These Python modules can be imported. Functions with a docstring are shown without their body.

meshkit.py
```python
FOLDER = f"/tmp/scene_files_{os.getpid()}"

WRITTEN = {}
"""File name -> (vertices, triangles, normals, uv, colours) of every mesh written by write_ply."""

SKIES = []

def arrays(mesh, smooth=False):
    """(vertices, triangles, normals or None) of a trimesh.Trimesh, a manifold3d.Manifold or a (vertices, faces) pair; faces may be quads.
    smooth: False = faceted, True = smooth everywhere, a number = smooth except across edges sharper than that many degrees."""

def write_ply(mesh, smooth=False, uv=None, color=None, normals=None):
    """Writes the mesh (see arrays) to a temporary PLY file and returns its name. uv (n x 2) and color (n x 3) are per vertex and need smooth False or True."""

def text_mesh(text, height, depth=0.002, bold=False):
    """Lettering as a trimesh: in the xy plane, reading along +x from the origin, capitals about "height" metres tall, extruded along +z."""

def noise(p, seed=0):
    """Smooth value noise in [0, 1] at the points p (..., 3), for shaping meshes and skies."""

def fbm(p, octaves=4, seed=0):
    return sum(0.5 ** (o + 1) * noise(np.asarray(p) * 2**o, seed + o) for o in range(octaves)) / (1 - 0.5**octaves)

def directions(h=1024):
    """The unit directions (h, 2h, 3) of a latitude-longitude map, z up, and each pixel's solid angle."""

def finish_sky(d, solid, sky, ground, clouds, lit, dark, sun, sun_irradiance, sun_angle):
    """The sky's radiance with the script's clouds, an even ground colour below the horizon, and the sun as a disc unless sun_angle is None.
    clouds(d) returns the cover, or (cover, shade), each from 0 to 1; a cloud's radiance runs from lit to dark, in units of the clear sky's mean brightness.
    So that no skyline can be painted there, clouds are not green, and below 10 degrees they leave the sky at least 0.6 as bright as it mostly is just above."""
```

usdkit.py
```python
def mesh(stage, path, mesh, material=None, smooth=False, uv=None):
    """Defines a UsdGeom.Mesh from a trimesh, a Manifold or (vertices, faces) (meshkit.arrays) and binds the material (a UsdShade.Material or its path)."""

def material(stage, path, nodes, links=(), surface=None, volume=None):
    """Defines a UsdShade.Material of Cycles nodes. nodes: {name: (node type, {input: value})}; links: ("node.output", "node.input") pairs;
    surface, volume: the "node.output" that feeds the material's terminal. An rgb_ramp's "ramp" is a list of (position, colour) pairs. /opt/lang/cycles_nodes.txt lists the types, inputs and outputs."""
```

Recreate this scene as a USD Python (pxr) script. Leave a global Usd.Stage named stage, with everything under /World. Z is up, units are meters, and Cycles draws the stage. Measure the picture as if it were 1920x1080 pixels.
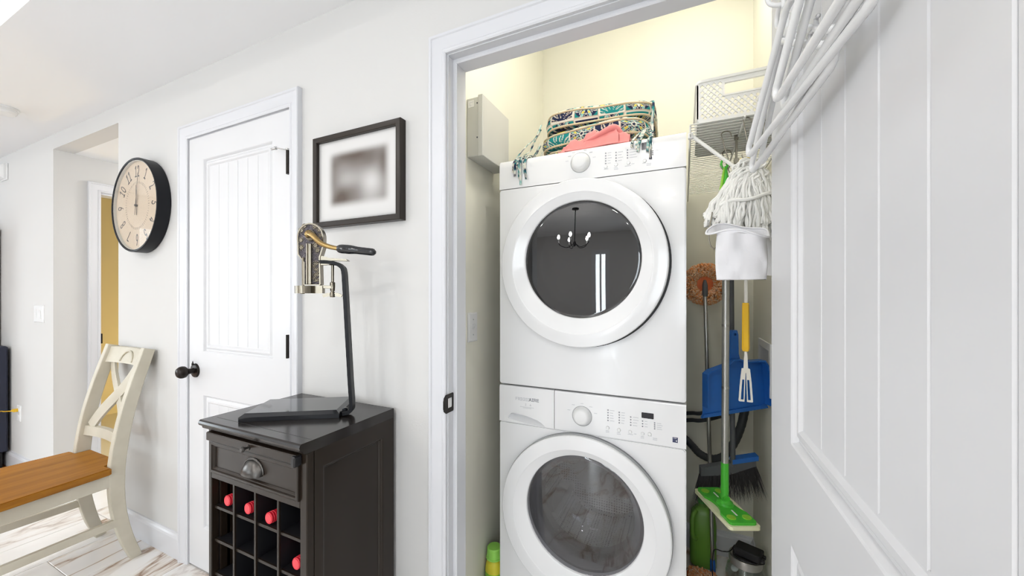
import math, random
import numpy as np, trimesh, manifold3d, usdkit, meshkit
from shapely.geometry import Polygon, Point, box as sbox
from shapely import affinity
from shapely.ops import unary_union
from pxr import Usd, UsdGeom, UsdLux, UsdShade, Gf, Sdf, Vt

random.seed(7); RNG = np.random.default_rng(7)
stage = Usd.Stage.CreateInMemory()
UsdGeom.SetStageUpAxis(stage, UsdGeom.Tokens.z); UsdGeom.SetStageMetersPerUnit(stage, 1.0)
UsdGeom.Xform.Define(stage, '/World'); UsdGeom.Scope.Define(stage, '/World/Looks')
PI = math.pi

# ------------------------------------------------------------------ camera, sky, lights, exposure
FPX, YAW, CY, EYE = 704.0, math.radians(24.67), 552.0, 1.285
EXPOSURE = -0.23
cam = UsdGeom.Camera.Define(stage, '/World/camera')
cam.CreateHorizontalApertureAttr(36.0); cam.CreateVerticalApertureAttr(36.0 * 1080 / 1920)
cam.CreateFocalLengthAttr(36.0 * FPX / 1920); cam.CreateFStopAttr(0.0)
cam.CreateVerticalApertureOffsetAttr(36.0 * (CY - 540) / 1920); cam.CreateClippingRangeAttr((0.03, 200.0))
cam.CreateExposureAttr(EXPOSURE)
c_, s_ = math.cos(YAW), math.sin(YAW)
cam.AddTransformOp().Set(Gf.Matrix4d(c_, s_, 0, 0, 0, 0, 1, 0, s_, -c_, 0, 0, 0, 0, EYE, 1))

sky = UsdLux.DomeLight.Define(stage, '/World/sky'); sky.CreateIntensityAttr(1.0); sky.CreateColorAttr(Gf.Vec3f(.80, .90, 1.0))

def rect_light(name, loc, rot, w, h, inten, col):
    l = UsdLux.RectLight.Define(stage, '/World/' + name)
    l.AddTranslateOp().Set(Gf.Vec3d(*loc)); l.AddRotateXYZOp().Set(Gf.Vec3f(*rot))
    l.CreateWidthAttr(w); l.CreateHeightAttr(h); l.CreateIntensityAttr(inten); l.CreateColorAttr(Gf.Vec3f(*col))
    return l

def sphere_light(name, loc, r, inten, col):
    l = UsdLux.SphereLight.Define(stage, '/World/' + name); l.AddTranslateOp().Set(Gf.Vec3d(*loc))
    l.CreateRadiusAttr(r); l.CreateIntensityAttr(inten); l.CreateColorAttr(Gf.Vec3f(*col)); return l

DAY = (0.93, 0.97, 1.0)
# daylight at the patio door and at unseen windows placed to light the room
rect_light('daylight_patio', (-1.25, -4.40, 1.10), (90, 0, 0), .40, 2.0, 12.0, DAY)
rect_light('unseen_daylight_wide', (0.75, -4.40, 1.45), (90, 0, 0), 1.8, 1.4, 5.5, DAY)
rect_light('unseen_daylight_back_left', (-5.45, -4.40, 1.45), (90, 0, 0), 1.9, 1.4, 4.5, DAY)
rect_light('unseen_daylight_left', (-6.75, -1.8, 1.45), (0, -90, 0), 2.4, 1.5, 8.5, DAY)
FILL_GLOBE, CLOSET_FILL = 8.5, 41.0  # strengths of the added fill globes in the room and the closet
CLOSET_LAMP, HALL_LAMP, CAN, BULB = 36.0, 190.0, 230.0, 180.0

# ------------------------------------------------------------------ materials
M = {}
def mat(name, nodes, links, surface='p.BSDF'):
    M[name] = usdkit.material(stage, '/World/Looks/' + name, nodes, links, surface=surface); return M[name]

def pm(name, base, rough=.5, metal=0., spec=.5, coat=0., bump=None, vary=None, sheen=0., sub=0.):
    n = {'p': ('principled_bsdf', dict(base_color=base, roughness=rough, metallic=metal, specular_ior_level=spec, coat_weight=coat, sheen_weight=sheen))}
    L = []
    if bump or vary:
        n['g'] = ('geometry', {})
    if bump:
        sc, st, di = bump
        n['bn'] = ('noise_texture', {'scale': sc, 'detail': 3.0}); n['b'] = ('bump', {'strength': st, 'distance': di})
        L += [('g.position', 'bn.vector'), ('bn.fac', 'b.height'), ('b.normal', 'p.normal')]
    if vary:
        sc, c2 = vary
        n['vn'] = ('noise_texture', {'scale': sc, 'detail': 4.0}); n['r'] = ('rgb_ramp', {'ramp': [(.3, base), (.7, c2)]})
        L += [('g.position', 'vn.vector'), ('vn.fac', 'r.fac'), ('r.color', 'p.base_color')]
    return mat(name, n, L)

pm('wall_paint', (.665, .662, .655), .85, spec=.2, bump=(160, .06, .004))
pm('closet_paint', (.86, .845, .74), .8, spec=.25, bump=(160, .06, .004))
pm('ceiling_paint', (.88, .89, .905), .9, spec=.15, bump=(90, .06, .004))
pm('den_paint', (.66, .57, .34), .8, spec=.2)
pm('trim_paint', (.69, .70, .735), .32, spec=.45)
pm('door_paint', (.715, .72, .74), .38, spec=.45)
pm('white_enamel', (.87, .875, .89), .16, spec=.5, coat=.25)
pm('white_plastic', (.84, .845, .85), .35)
pm('print_grey', (.30, .31, .34), .6)
pm('print_pale', (.62, .63, .66), .6)
pm('print_dark', (.06, .06, .08), .5)
pm('estar_blue', (.05, .06, .13), .5)
pm('display_black', (.012, .012, .02), .12)
pm('seal_grey', (.22, .225, .24), .55)
pm('ring_silver', (.42, .43, .44), .42, metal=.25)
pm('gasket_grey', (.13, .125, .13), .5)
pm('black_paint', (.018, .012, .008), .30, spec=.35, bump=(60, .03, .003))
pm('black_top', (.016, .013, .012), .17, spec=.5)
pm('black_inside', (.008, .008, .010), .45)  # black, also used for shade in the bottle cells and dryer door gap
pm('black_metal', (.012, .013, .016), .42, spec=.2)
pm('gloss_black', (.010, .011, .014), .10, coat=.4)
pm('bronze_black', (.018, .014, .012), .30, metal=.6)
pm('pewter_dark', (.10, .095, .09), .28, metal=.9)
pm('nickel', (.27, .24, .19), .26, metal=1.)
pm('nickel_dark', (.27, .25, .26), .38, metal=1., bump=(420, .9, .004), vary=(260, (.10, .09, .12)))
pm('brass', (.42, .29, .12), .26, metal=1.)
pm('steel', (.55, .55, .54), .28, metal=1.)
pm('steel_brushed', (.48, .48, .47), .36, metal=1.)
pm('red_foil', (.62, .012, .03), .38)
pm('red_foil_top', (.72, .06, .08), .45)
pm('bottle_glass', (.010, .016, .012), .08)
pm('dial_paper', (.66, .53, .39), .7, vary=(5, (.72, .60, .46)))
pm('numeral_ink', (.05, .04, .035), .6)
pm('tick_ink', (.42, .34, .26), .7)
pm('dark_navy', (.018, .022, .045), .55)
pm('dark_wood', (.045, .022, .014), .35)
pm('beige_box', (.62, .62, .58), .55)
pm('label_white', (.85, .85, .84), .6)
pm('pink_cloth', (.80, .27, .26), .95, spec=.1, sheen=.3, bump=(900, .25, .001))
pm('white_cloth', (.84, .84, .87), .95, spec=.1, bump=(500, .2, .001))
pm('mop_yarn', (.90, .90, .87), .95, spec=.1, bump=(900, .5, .002))
pm('tan_piping', (.60, .50, .34), .85)
pm('wire_white', (.88, .88, .84), .4)
pm('crate_white', (.83, .83, .80), .4)
pm('wire_grey', (.30, .28, .23), .35, metal=.8)
pm('lime_plastic', (.30, .62, .05), .4)
pm('green_plastic', (.07, .50, .04), .35)
pm('green_cap', (.36, .80, .13), .35)
pm('yellow_label', (.80, .72, .05), .45)
pm('cream_pad', (.78, .78, .52), .8)
pm('jug_green', (.16, .36, .05), .3)
pm('blue_plastic', (.015, .13, .48), .38)
pm('yellow_plastic', (.80, .48, .02), .4)
pm('bone_plastic', (.74, .72, .66), .45)
pm('orange_plate', (.78, .16, .03), .5)
pm('grey_rubber', (.09, .095, .105), .5)
pm('dark_bristle', (.045, .042, .045), .7)
pm('hose_grey', (.05, .055, .062), .45)
pm('chair_paint', (.55, .51, .41), .5, vary=(9, (.63, .59, .49)), bump=(70, .05, .003))
pm('glue_yellow', (.70, .55, .08), .5)
pm('lamp_lens', (.9, .88, .8), .5)
pm('carpet', (.66, .60, .44), .95, spec=.1, bump=(300, .4, .004))
pm('grout', (.62, .60, .57), .9)

def emit(name, col, strength):
    mat(name, {'e': ('emission', dict(color=col, strength=strength))}, [], 'e.emission')
emit('can_glow', (1.0, .97, .93), CAN)

def glass(name, tint, rough=.0, ior=1.5):
    mat(name, {'t': ('transparent_bsdf', dict(color=tint)), 'g': ('glossy_bsdf', dict(color=(1, 1, 1), roughness=rough)), 'ge': ('geometry', {}),
               'i': ('math', dict(math_type='multiply_add', value2=1 / ior - ior, value3=ior)), 'f': ('fresnel', {}), 'm': ('mix_closure', {})},
        [('ge.backfacing', 'i.value1'), ('i.value', 'f.IOR'), ('f.fac', 'm.fac'), ('t.BSDF', 'm.closure1'), ('g.BSDF', 'm.closure2')], 'm.closure')
glass('pane_glass', (.96, .97, .97)); glass('clock_glass', (.97, .97, .97), ior=1.22)
glass('dryer_glass', (.28, .28, .30), ior=1.85); glass('washer_glass', (.76, .76, .78), ior=1.7)
glass('jar_glass', (.90, .93, .92), ior=1.5)

def vcol(name, rough=.85, spec=.2, sheen=0., coat=0.):
    mat(name, {'a': ('attribute', {'attribute': 'Col'}), 'p': ('principled_bsdf', dict(roughness=rough, specular_ior_level=spec, sheen_weight=sheen, coat_weight=coat))}, [('a.color', 'p.base_color')])
vcol('printed_fabric', .9); vcol('printed_paper', .6); vcol('chenille', .95, .1)

def wood(name, cols, scale, rough, axis):
    sc = [scale * 9] * 3; sc[axis] = scale * .7
    mat(name, {'g': ('geometry', {}), 'm': ('mapping', {'scale': tuple(sc)}), 'n': ('noise_texture', {'scale': 1.0, 'detail': 5.0, 'distortion': .6}),
               'r': ('rgb_ramp', {'ramp': [(.25, cols[0]), (.5, cols[1]), (.75, cols[2])]}), 'b': ('bump', {'strength': .08, 'distance': .003}),
               'p': ('principled_bsdf', dict(roughness=rough, specular_ior_level=.3))},
        [('g.position', 'm.vector'), ('m.vector', 'n.vector'), ('n.fac', 'r.fac'), ('r.color', 'p.base_color'), ('n.fac', 'b.height'), ('b.normal', 'p.normal')])
wood('seat_wood', [(.25, .092, .006), (.34, .135, .010), (.40, .175, .018)], 3.2, .5, 1)
for k in range(3):
    f = .8 + .2 * k
    wood('plank_wood' + 'abc'[k], [(.20 * f, .075 * f, .022 * f), (.30 * f, .125 * f, .04 * f), (.38 * f, .18 * f, .06 * f)], 2.5, .3, 0)

def marble(name, off, rot):
    mat(name, {'g': ('geometry', {}), 'm': ('mapping', {'location': off, 'rotation': (0, 0, rot), 'scale': (2.6, .75, 1.0)}),
               'n': ('noise_texture', {'scale': 1.25, 'detail': 6.0, 'roughness': .55, 'distortion': .55}),
               's': ('math', {'math_type': 'subtract', 'value2': .5}), 'ab': ('math', {'math_type': 'absolute'}),
               'r': ('rgb_ramp', {'ramp': [(0, (.30, .20, .14)), (.007, (.48, .38, .31)), (.020, (.72, .66, .60)), (.05, (.85, .835, .82)), (.3, (.87, .87, .87))]}),
               'n2': ('noise_texture', {'scale': .9, 'detail': 3.0}), 'r2': ('rgb_ramp', {'ramp': [(.34, (.0, .0, .0)), (.50, (1., 1., 1.))]}),
               'mx': ('mix_color', {'a': (.84, .83, .82)}),
               'p': ('principled_bsdf', dict(roughness=.22, specular_ior_level=.45))},
        [('g.position', 'm.vector'), ('m.vector', 'n.vector'), ('n.fac', 's.value1'), ('s.value', 'ab.value1'), ('ab.value', 'r.fac'),
         ('m.vector', 'n2.vector'), ('n2.fac', 'r2.fac'), ('r2.color', 'mx.fac'), ('r.color', 'mx.b'), ('mx.result', 'p.base_color')])
for k in range(4):
    marble('marble_' + 'abcd'[k], (3.7 * k, 1.9 * k + .4, 5.1 * k), .28 + .07 * k)

# drum: steel with rows of small punched holes (too fine to build)
mat('drum_steel', {'g': ('geometry', {}), 'v': ('voronoi_texture', {'scale': 85.0, 'randomness': .15}), 'r': ('rgb_ramp', {'ramp': [(.22, (.04, .04, .045)), (.34, (.64, .63, .61))]}),
                   'p': ('principled_bsdf', dict(metallic=1.0, roughness=.30))},
    [('g.position', 'v.vector'), ('v.distance', 'r.fac'), ('r.color', 'p.base_color')])
pm('drum_plain', (.62, .62, .62), .25, metal=1.)
pm('dryer_drum', (.32, .32, .33), .5)

# ------------------------------------------------------------------ helpers
used = {}
def numbered(parent, name):
    k = used.get((parent, name), 0); used[(parent, name)] = k + 1
    return f'{parent}/{name}' + (f'_{k:03d}' if k else '')

def tagd(prim, **kw):
    for k, v in kw.items():
        if v: prim.SetCustomDataByKey(k, v)

class Thing:
    def __init__(self, name, label, cat, loc=(0, 0, 0), rotz=0., group=None, kind=None):
        self.path = numbered('/World', name); x = UsdGeom.Xform.Define(stage, self.path)
        x.AddTranslateOp().Set(Gf.Vec3d(*map(float, loc)))
        if rotz: x.AddRotateZOp().Set(float(rotz))
        self.prim, self.loc, self.rotz = x.GetPrim(), np.array(loc, float), rotz
        tagd(self.prim, label=label, category=cat, group=group, kind=kind)
    def add(self, name, mesh, m, smooth=30, label=None, parent=None, kind=None, local=False, col=None):
        mesh = as_tri(mesh).copy()
        if not local: mesh.apply_translation(-self.loc)
        path = numbered(parent or self.path, name)
        g = usdkit.mesh(stage, path, mesh, M[m], smooth=(True if col is not None else smooth))
        if col is not None:
            UsdGeom.PrimvarsAPI(g).CreatePrimvar('Col', Sdf.ValueTypeNames.Color3fArray, 'vertex').Set(Vt.Vec3fArray.FromNumpy(np.asarray(col, np.float32)))
        tagd(g.GetPrim(), label=label, kind=kind)
        return path

def struct(name, mesh, m, label, smooth=False):
    path = numbered('/World', name); g = usdkit.mesh(stage, path, as_tri(mesh), M[m], smooth=smooth)
    tagd(g.GetPrim(), label=label, category=name.split('_')[0], kind='structure'); return path

def copy_of(t, loc, rotz=0., label=None):
    was = t.prim.GetCustomData(); name = t.path.split('/')[-1]
    r = Thing(name, label or was['label'], was['category'], loc, rotz, was.get('group'))
    r.prim.GetReferences().AddInternalReference(t.path); r.prim.SetInstanceable(True)
    return r

def as_tri(m):
    if isinstance(m, trimesh.Trimesh): return m
    if hasattr(m, 'to_mesh'):
        q = m.to_mesh(); return trimesh.Trimesh(q.vert_properties[:, :3], q.tri_verts, process=False)
    if isinstance(m, list): return cat(*m)
    return trimesh.Trimesh(np.asarray(m[0], float), m[1], process=False)

def cat(*ms):
    return trimesh.util.concatenate([as_tri(m) for m in ms])

def bx(x0, x1, y0, y1, z0, z1, c=.002):
    lo, hi = np.array([x0, y0, z0], float), np.array([x1, y1, z1], float)
    c = min(c, (hi - lo).min() * .45)
    if c <= 0:
        b = trimesh.creation.box(hi - lo); b.apply_translation((lo + hi) / 2); return b
    pts = []
    for i in np.ndindex(2, 2, 2):
        p = np.where(i, hi, lo); d = np.where(i, -c, c)
        for k in range(3):
            q = p + d; q[k] = p[k]; pts.append(q)
    return trimesh.convex.convex_hull(np.array(pts))

def fixvol(m):
    if m.volume < 0: m.invert()
    return m

def prism(poly, axis, a, b):
    """shapely polygon extruded: axis y takes (x,z), axis x takes (y,z), axis z takes (x,y)."""
    out = []
    for g in getattr(poly, 'geoms', [poly]):
        m = trimesh.creation.extrude_polygon(g, abs(b - a), engine='earcut')
        v = m.vertices; h = v[:, 2] + min(a, b)
        m.vertices = {'y': np.c_[v[:, 0], h, v[:, 1]], 'x': np.c_[h, v[:, 0], v[:, 1]], 'z': np.c_[v[:, 0], v[:, 1], h]}[axis]
        out.append(fixvol(m))
    return cat(*out)

def tube(pts, r, n=10, flat=1., closed=False, up=None):
    p = np.asarray(pts, float); N = len(p); r = np.broadcast_to(np.asarray(r, float), (N,))
    t = (np.roll(p, -1, 0) - np.roll(p, 1, 0)) if closed else np.gradient(p, axis=0)
    t /= np.linalg.norm(t, axis=1, keepdims=True) + 1e-12
    a = np.array(up, float) if up is not None else (np.array([0, 0, 1.]) if abs(t[0, 2]) < .9 else np.array([1., 0, 0]))
    A, Bv = [], []
    for k in range(N):
        a = a - t[k] * (a @ t[k]); a /= np.linalg.norm(a) + 1e-12; A.append(a); Bv.append(np.cross(t[k], a))
    A, Bv = np.array(A), np.array(Bv); ang = np.arange(n) * 2 * PI / n + PI / n
    v = p[:, None] + r[:, None, None] * (np.cos(ang)[None, :, None] * A[:, None] * flat + np.sin(ang)[None, :, None] * Bv[:, None])
    f = []
    K = N if closed else N - 1
    for i in range(K):
        j = (i + 1) % N
        for q in range(n):
            a0, b0, c0, d0 = i * n + q, i * n + (q + 1) % n, j * n + (q + 1) % n, j * n + q
            f += [[a0, b0, c0], [a0, c0, d0]]
    v = v.reshape(-1, 3)
    if not closed:
        v = np.vstack([v, p[0], p[-1]]); k0 = len(v) - 2
        for q in range(n):
            f += [[k0, (q + 1) % n, q], [k0 + 1, (N - 1) * n + q, (N - 1) * n + (q + 1) % n]]
    m = trimesh.Trimesh(v, np.array(f), process=False)
    return fixvol(m)

def bar(pts, w, h, up=(0, 0, 1)):
    """rectangular section swept along a path: w along 'up', h across (scalars or one per point)."""
    p = np.asarray(pts, float); N = len(p); t = np.gradient(p, axis=0); t /= np.linalg.norm(t, axis=1, keepdims=True)
    w, h = np.broadcast_to(w, (N,)), np.broadcast_to(h, (N,)); V, f = [], []
    for k in range(N):
        a = np.array(up, float); a = a - t[k] * (a @ t[k]); a /= np.linalg.norm(a); b = np.cross(t[k], a)
        ch = .12
        for (i, j) in ((-1 + ch, -1), (1 - ch, -1), (1, -1 + ch), (1, 1 - ch), (1 - ch, 1), (-1 + ch, 1), (-1, 1 - ch), (-1, -1 + ch)):
            V.append(p[k] + a * i * w[k] / 2 + b * j * h[k] / 2)
    n = 8
    for i in range(N - 1):
        for q in range(n):
            a0, b0, c0, d0 = i * n + q, i * n + (q + 1) % n, (i + 1) * n + (q + 1) % n, (i + 1) * n + q
            f += [[a0, b0, c0], [a0, c0, d0]]
    for q in range(1, n - 1):
        f += [[0, q + 1, q], [(N - 1) * n, (N - 1) * n + q, (N - 1) * n + q + 1]]
    return fixvol(trimesh.Trimesh(V, f, process=False))

def curve(ctrl, n=24):
    """Catmull-Rom through the points."""
    c = np.asarray(ctrl, float); c = np.vstack([2 * c[0] - c[1], c, 2 * c[-1] - c[-2]]); out = []
    segs = len(c) - 3; per = max(2, n // segs)
    for i in range(segs):
        p0, p1, p2, p3 = c[i:i + 4]
        for t in np.linspace(0, 1, per, endpoint=False):
            out.append(.5 * (2 * p1 + (p2 - p0) * t + (2 * p0 - 5 * p1 + 4 * p2 - p3) * t * t + (3 * p1 - p0 - 3 * p2 + p3) * t ** 3))
    out.append(c[-2]); return np.array(out)

def lathe(prof, n=64, axis='z', o=(0, 0, 0)):
    """prof: (radius, height); axis z: height up; axis y-: height towards the viewer (-y); x-: towards -x."""
    prof = np.asarray(prof, float)
    m = trimesh.creation.revolve(prof, sections=n)
    v = m.vertices.copy()
    if axis == 'y-': v = np.c_[v[:, 0], -v[:, 2], v[:, 1]]
    if axis == 'x-': v = np.c_[-v[:, 2], v[:, 1], v[:, 0]]
    if axis == 'x+': v = np.c_[v[:, 2], v[:, 1], -v[:, 0]]
    m = trimesh.Trimesh(v + np.array(o), m.faces, process=False)
    if abs(m.volume) > 1e-12: fixvol(m)
    return m

def loft_rect(x0, x1, z0, z1, prof, y, closed=False, sides='all'):
    """mitred moulding round a rectangle in an xz plane: prof = (outward offset, distance towards the viewer from y)."""
    V, f = [], []
    for o, d in prof:
        if sides == 'all': P = [(x0 - o, z0 - o), (x0 - o, z1 + o), (x1 + o, z1 + o), (x1 + o, z0 - o)]
        else: P = [(x0 - o, z0), (x0 - o, z1 + o), (x1 + o, z1 + o), (x1 + o, z0)]
        V += [(a, y - d, b) for a, b in P]
    n = len(prof); K = n if closed else n - 1
    for i in range(K):
        j = (i + 1) % n
        for q in range(4 if sides == 'all' else 3):
            r = (q + 1) % 4
            f += [[i * 4 + q, i * 4 + r, j * 4 + r], [i * 4 + q, j * 4 + r, j * 4 + q]]
    if sides != 'all' and closed:
        for q in (0, 3):
            for i in range(1, n - 1): f.append([q, i * 4 + q, (i + 1) * 4 + q] if q == 0 else [q, (i + 1) * 4 + q, i * 4 + q])
    m = trimesh.Trimesh(V, f, process=False)
    if closed: fixvol(m)
    else:
        nr = m.face_normals; ctr = m.triangles_center
        if (nr[:, 1] * m.area_faces).sum() > 0: m.invert()
    return m

def xf(m, rotz=0., loc=(0, 0, 0), rotx=0., roty=0.):
    m = as_tri(m).copy()
    R = trimesh.transformations.euler_matrix(math.radians(rotx), math.radians(roty), math.radians(rotz), 'sxyz')
    m.apply_transform(R); m.apply_translation(loc); return m

def hull(pts): return trimesh.convex.convex_hull(np.asarray(pts, float))

def text_y(s, height, x, z, y, bold=False, sx=1., rot=0., depth=.0006):
    """flat lettering on a surface that faces -y, centred at x, z."""
    m = meshkit.text_mesh(s, height, depth, bold); b = m.bounds; m.apply_translation([-(b[0][0] + b[1][0]) / 2, -(b[0][1] + b[1][1]) / 2, 0])
    v = m.vertices * [sx, 1, 1]; ca, sa = math.cos(rot), math.sin(rot)
    v = np.c_[v[:, 0] * ca - v[:, 1] * sa, v[:, 0] * sa + v[:, 1] * ca, v[:, 2]]
    return fixvol(trimesh.Trimesh(np.c_[v[:, 0] + x, y - v[:, 2], v[:, 1] + z], m.faces[:, ::-1], process=False))

# ------------------------------------------------------------------ the setting
A = .988                      # front face of the wall with the two doors
WT = .095                     # its thickness
XL, XR, YB = -6.6, 2.4, -4.25
ZB, ZC, ZK = 2.34, 2.62, 2.76   # closet ceiling; dropped soffit along the wall, main ceiling
HX0, HX1, HZ = -3.784, -2.873, 2.244      # hall opening
D1X0, D1X1, DZ = -2.146, -1.418, 2.022    # door 1
CX0, CX1, CZ = -.675, .205, 2.037         # closet opening
LX, RX, BY = -.77, .30, 2.12              # closet inside
HD0, HD1 = 1.207, 2.02                     # doorway in the hall's left wall
DENX = -5.6

wall = sbox(XL, 0, XR, ZK + .06).difference(unary_union([sbox(HX0, -1, HX1, HZ), sbox(D1X0 - .012, -1, D1X1 + .012, DZ + .012), sbox(CX0 - .016, -1, CX1 + .016, CZ + .014)]))
struct('wall_back', prism(wall, 'y', A, A + WT), 'wall_paint', 'cream painted wall with a closed white door, a closet opening and a hall opening')
win = lambda x0, x1, z0, z1: sbox(x0, z0, x1, z1)
WB = {1: (-1.42, -1.08, .05, 2.1), 2: (-.15, 1.65, .75, 2.15), 3: (-6.4, -4.5, .75, 2.15)}
struct('wall_front', prism(sbox(XL, 0, XR, ZC).difference(unary_union([win(*w) for w in WB.values()])), 'y', YB - .12, YB), 'wall_paint', 'cream wall with windows facing the laundry closet')
struct('wall_left', prism(sbox(YB, 0, A, ZC).difference(sbox(-3.0, .7, -.6, 2.2)), 'x', XL - .12, XL), 'wall_paint', 'cream wall with a window at the far left end of the room')
struct('wall_right', bx(XR, XR + .1, YB, A, 0, ZC, 0), 'wall_paint', 'plain cream wall at the right end of the room')
struct('ceiling', bx(XL - .1, XR + .1, YB - .1, .502, ZC, ZC + .1, 0), 'ceiling_paint', 'flat white main ceiling of the room')
struct('ceiling_soffit', bx(XL, XR, .502, A, ZB, ZC + .05, 0), 'ceiling_paint', 'dropped white soffit running along the wall above the clock and the doors')
struct('wall_hall_left', prism(sbox(A + WT, 0, 4.2, HZ).difference(sbox(HD0, -1, HD1, 2.01)), 'x', HX0 - .1, HX0), 'wall_paint', 'cream side wall inside the hall with a white framed doorway')
struct('wall_hall_right', bx(HX1, HX1 + .1, A + WT, 4.2, 0, HZ, 0), 'wall_paint', 'cream right wall of the hall, behind the clock wall')
struct('wall_hall_end', bx(HX0 - .1, HX1 + .1, 4.2, 4.3, 0, HZ, 0), 'wall_paint', 'cream wall closing the end of the hall')
struct('ceiling_hall', bx(HX0 - .1, HX1 + .1, A + WT, 4.3, HZ, HZ + .08, 0), 'ceiling_paint', 'low white ceiling of the hall')
struct('wall_den_far', bx(DENX - .1, DENX, A + WT, 4.3, 0, 2.4, 0), 'den_paint', 'olive yellow wall seen through the hall doorway')
struct('wall_den_end', bx(DENX, HX0 - .1, 4.2, 4.3, 0, 2.4, 0), 'den_paint', 'olive yellow end wall of the room beyond the hall doorway')
struct('ceiling_den', bx(DENX - .1, HX0 - .1, A + WT, 4.3, 2.4, 2.5, 0), 'ceiling_paint', 'ceiling of the small room beyond the hall doorway')
struct('wall_closet_left', bx(LX - .06, LX, A + WT, BY + .06, 0, ZK + .06, 0), 'closet_paint', 'pale cream closet wall left of the stacked machines')
struct('wall_closet_right', prism(sbox(A + WT, 0, BY + .06, ZK + .06).difference(sbox(1.725, .915, 1.925, 1.07)), 'x', RX, RX + .09), 'closet_paint', 'pale cream closet wall behind the open door')
struct('wall_closet_back', bx(LX - .06, RX + .06, BY, BY + .06, 0, ZK + .06, 0), 'closet_paint', 'pale cream back wall of the laundry closet')
struct('ceiling_closet', bx(LX - .06, RX + .06, A + WT, BY + .06, ZK, ZK + .06, 0), 'ceiling_paint', 'white ceiling inside the laundry closet')

# floor: marble look tiles on a slab, wood planks beyond
WX = -4.38
fl = Thing('floor', 'white marble look tile floor with brown veins', 'floor', kind='structure')
fl.add('slab', cat(bx(WX, XR, YB, A + WT, -.06, -.003, 0), bx(HX0 - .1, HX1, A + WT, 4.2, -.06, -.003, 0), bx(LX, RX, A + WT, BY, -.06, -.003, 0)), 'grout', False)
def tile_area(x0, x1, y0, y1, tx=.305, ty=.61, g=.003):
    i, x = 0, x1
    while x > x0 + .02:
        xa = max(x0, x - tx); y = y1 + (.0, .33, .17)[i % 3] * 1.0
        while y > y0 + .02:
            ya, yb = max(y0, y - ty), min(y, y1)
            if yb - ya > .02:
                fl.add('tile', bx(xa + g / 2, x - g / 2, ya + g / 2, yb - g / 2, -.012, 0., .0012), 'marble_' + 'abcd'[int(RNG.integers(4))], False)
            y -= ty
        x -= tx; i += 1
tile_area(WX, XR - .0, -1.4, A)
tile_area(LX, RX, A, BY)
tile_area(HX0, HX1, A, 2.2)
fl.add('far_tiles', bx(WX, XR, YB, -1.4, -.012, 0, 0), 'marble_a', False, kind='stuff')
fw = Thing('floor', 'orange brown wood plank floor beyond the tiles at far left', 'floor', kind='structure')
fw.add('slab', bx(XL, WX, YB, A + WT, -.06, -.014, 0), 'dark_wood', False)
y = A; i = 0
while y > -1.3:
    x = XL - (.4, .0, .7)[i % 3]
    while x < WX:
        a, b = max(x, XL), min(x + 1.1, WX)
        if b - a > .03: fw.add('plank', bx(a + .001, b - .001, y - .127, y - .001, -.014, 0., .002), 'plank_wood' + 'abc'[int(RNG.integers(3))], False)
        x += 1.1
    y -= .127; i += 1
fw.add('far_planks', bx(XL, WX, YB, y, -.014, 0, 0), 'plank_woodb', False, kind='stuff')
struct('floor_den', bx(DENX - .1, HX0 - .1, A + WT, 4.3, -.06, 0, 0), 'carpet', 'pale carpet floor of the room beyond the hall doorway')
struct('floor_hall', bx(HX0 - .1, HX1, 2.2, 4.2, -.012, 0, 0), 'marble_b', 'tile floor at the end of the hall')

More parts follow.
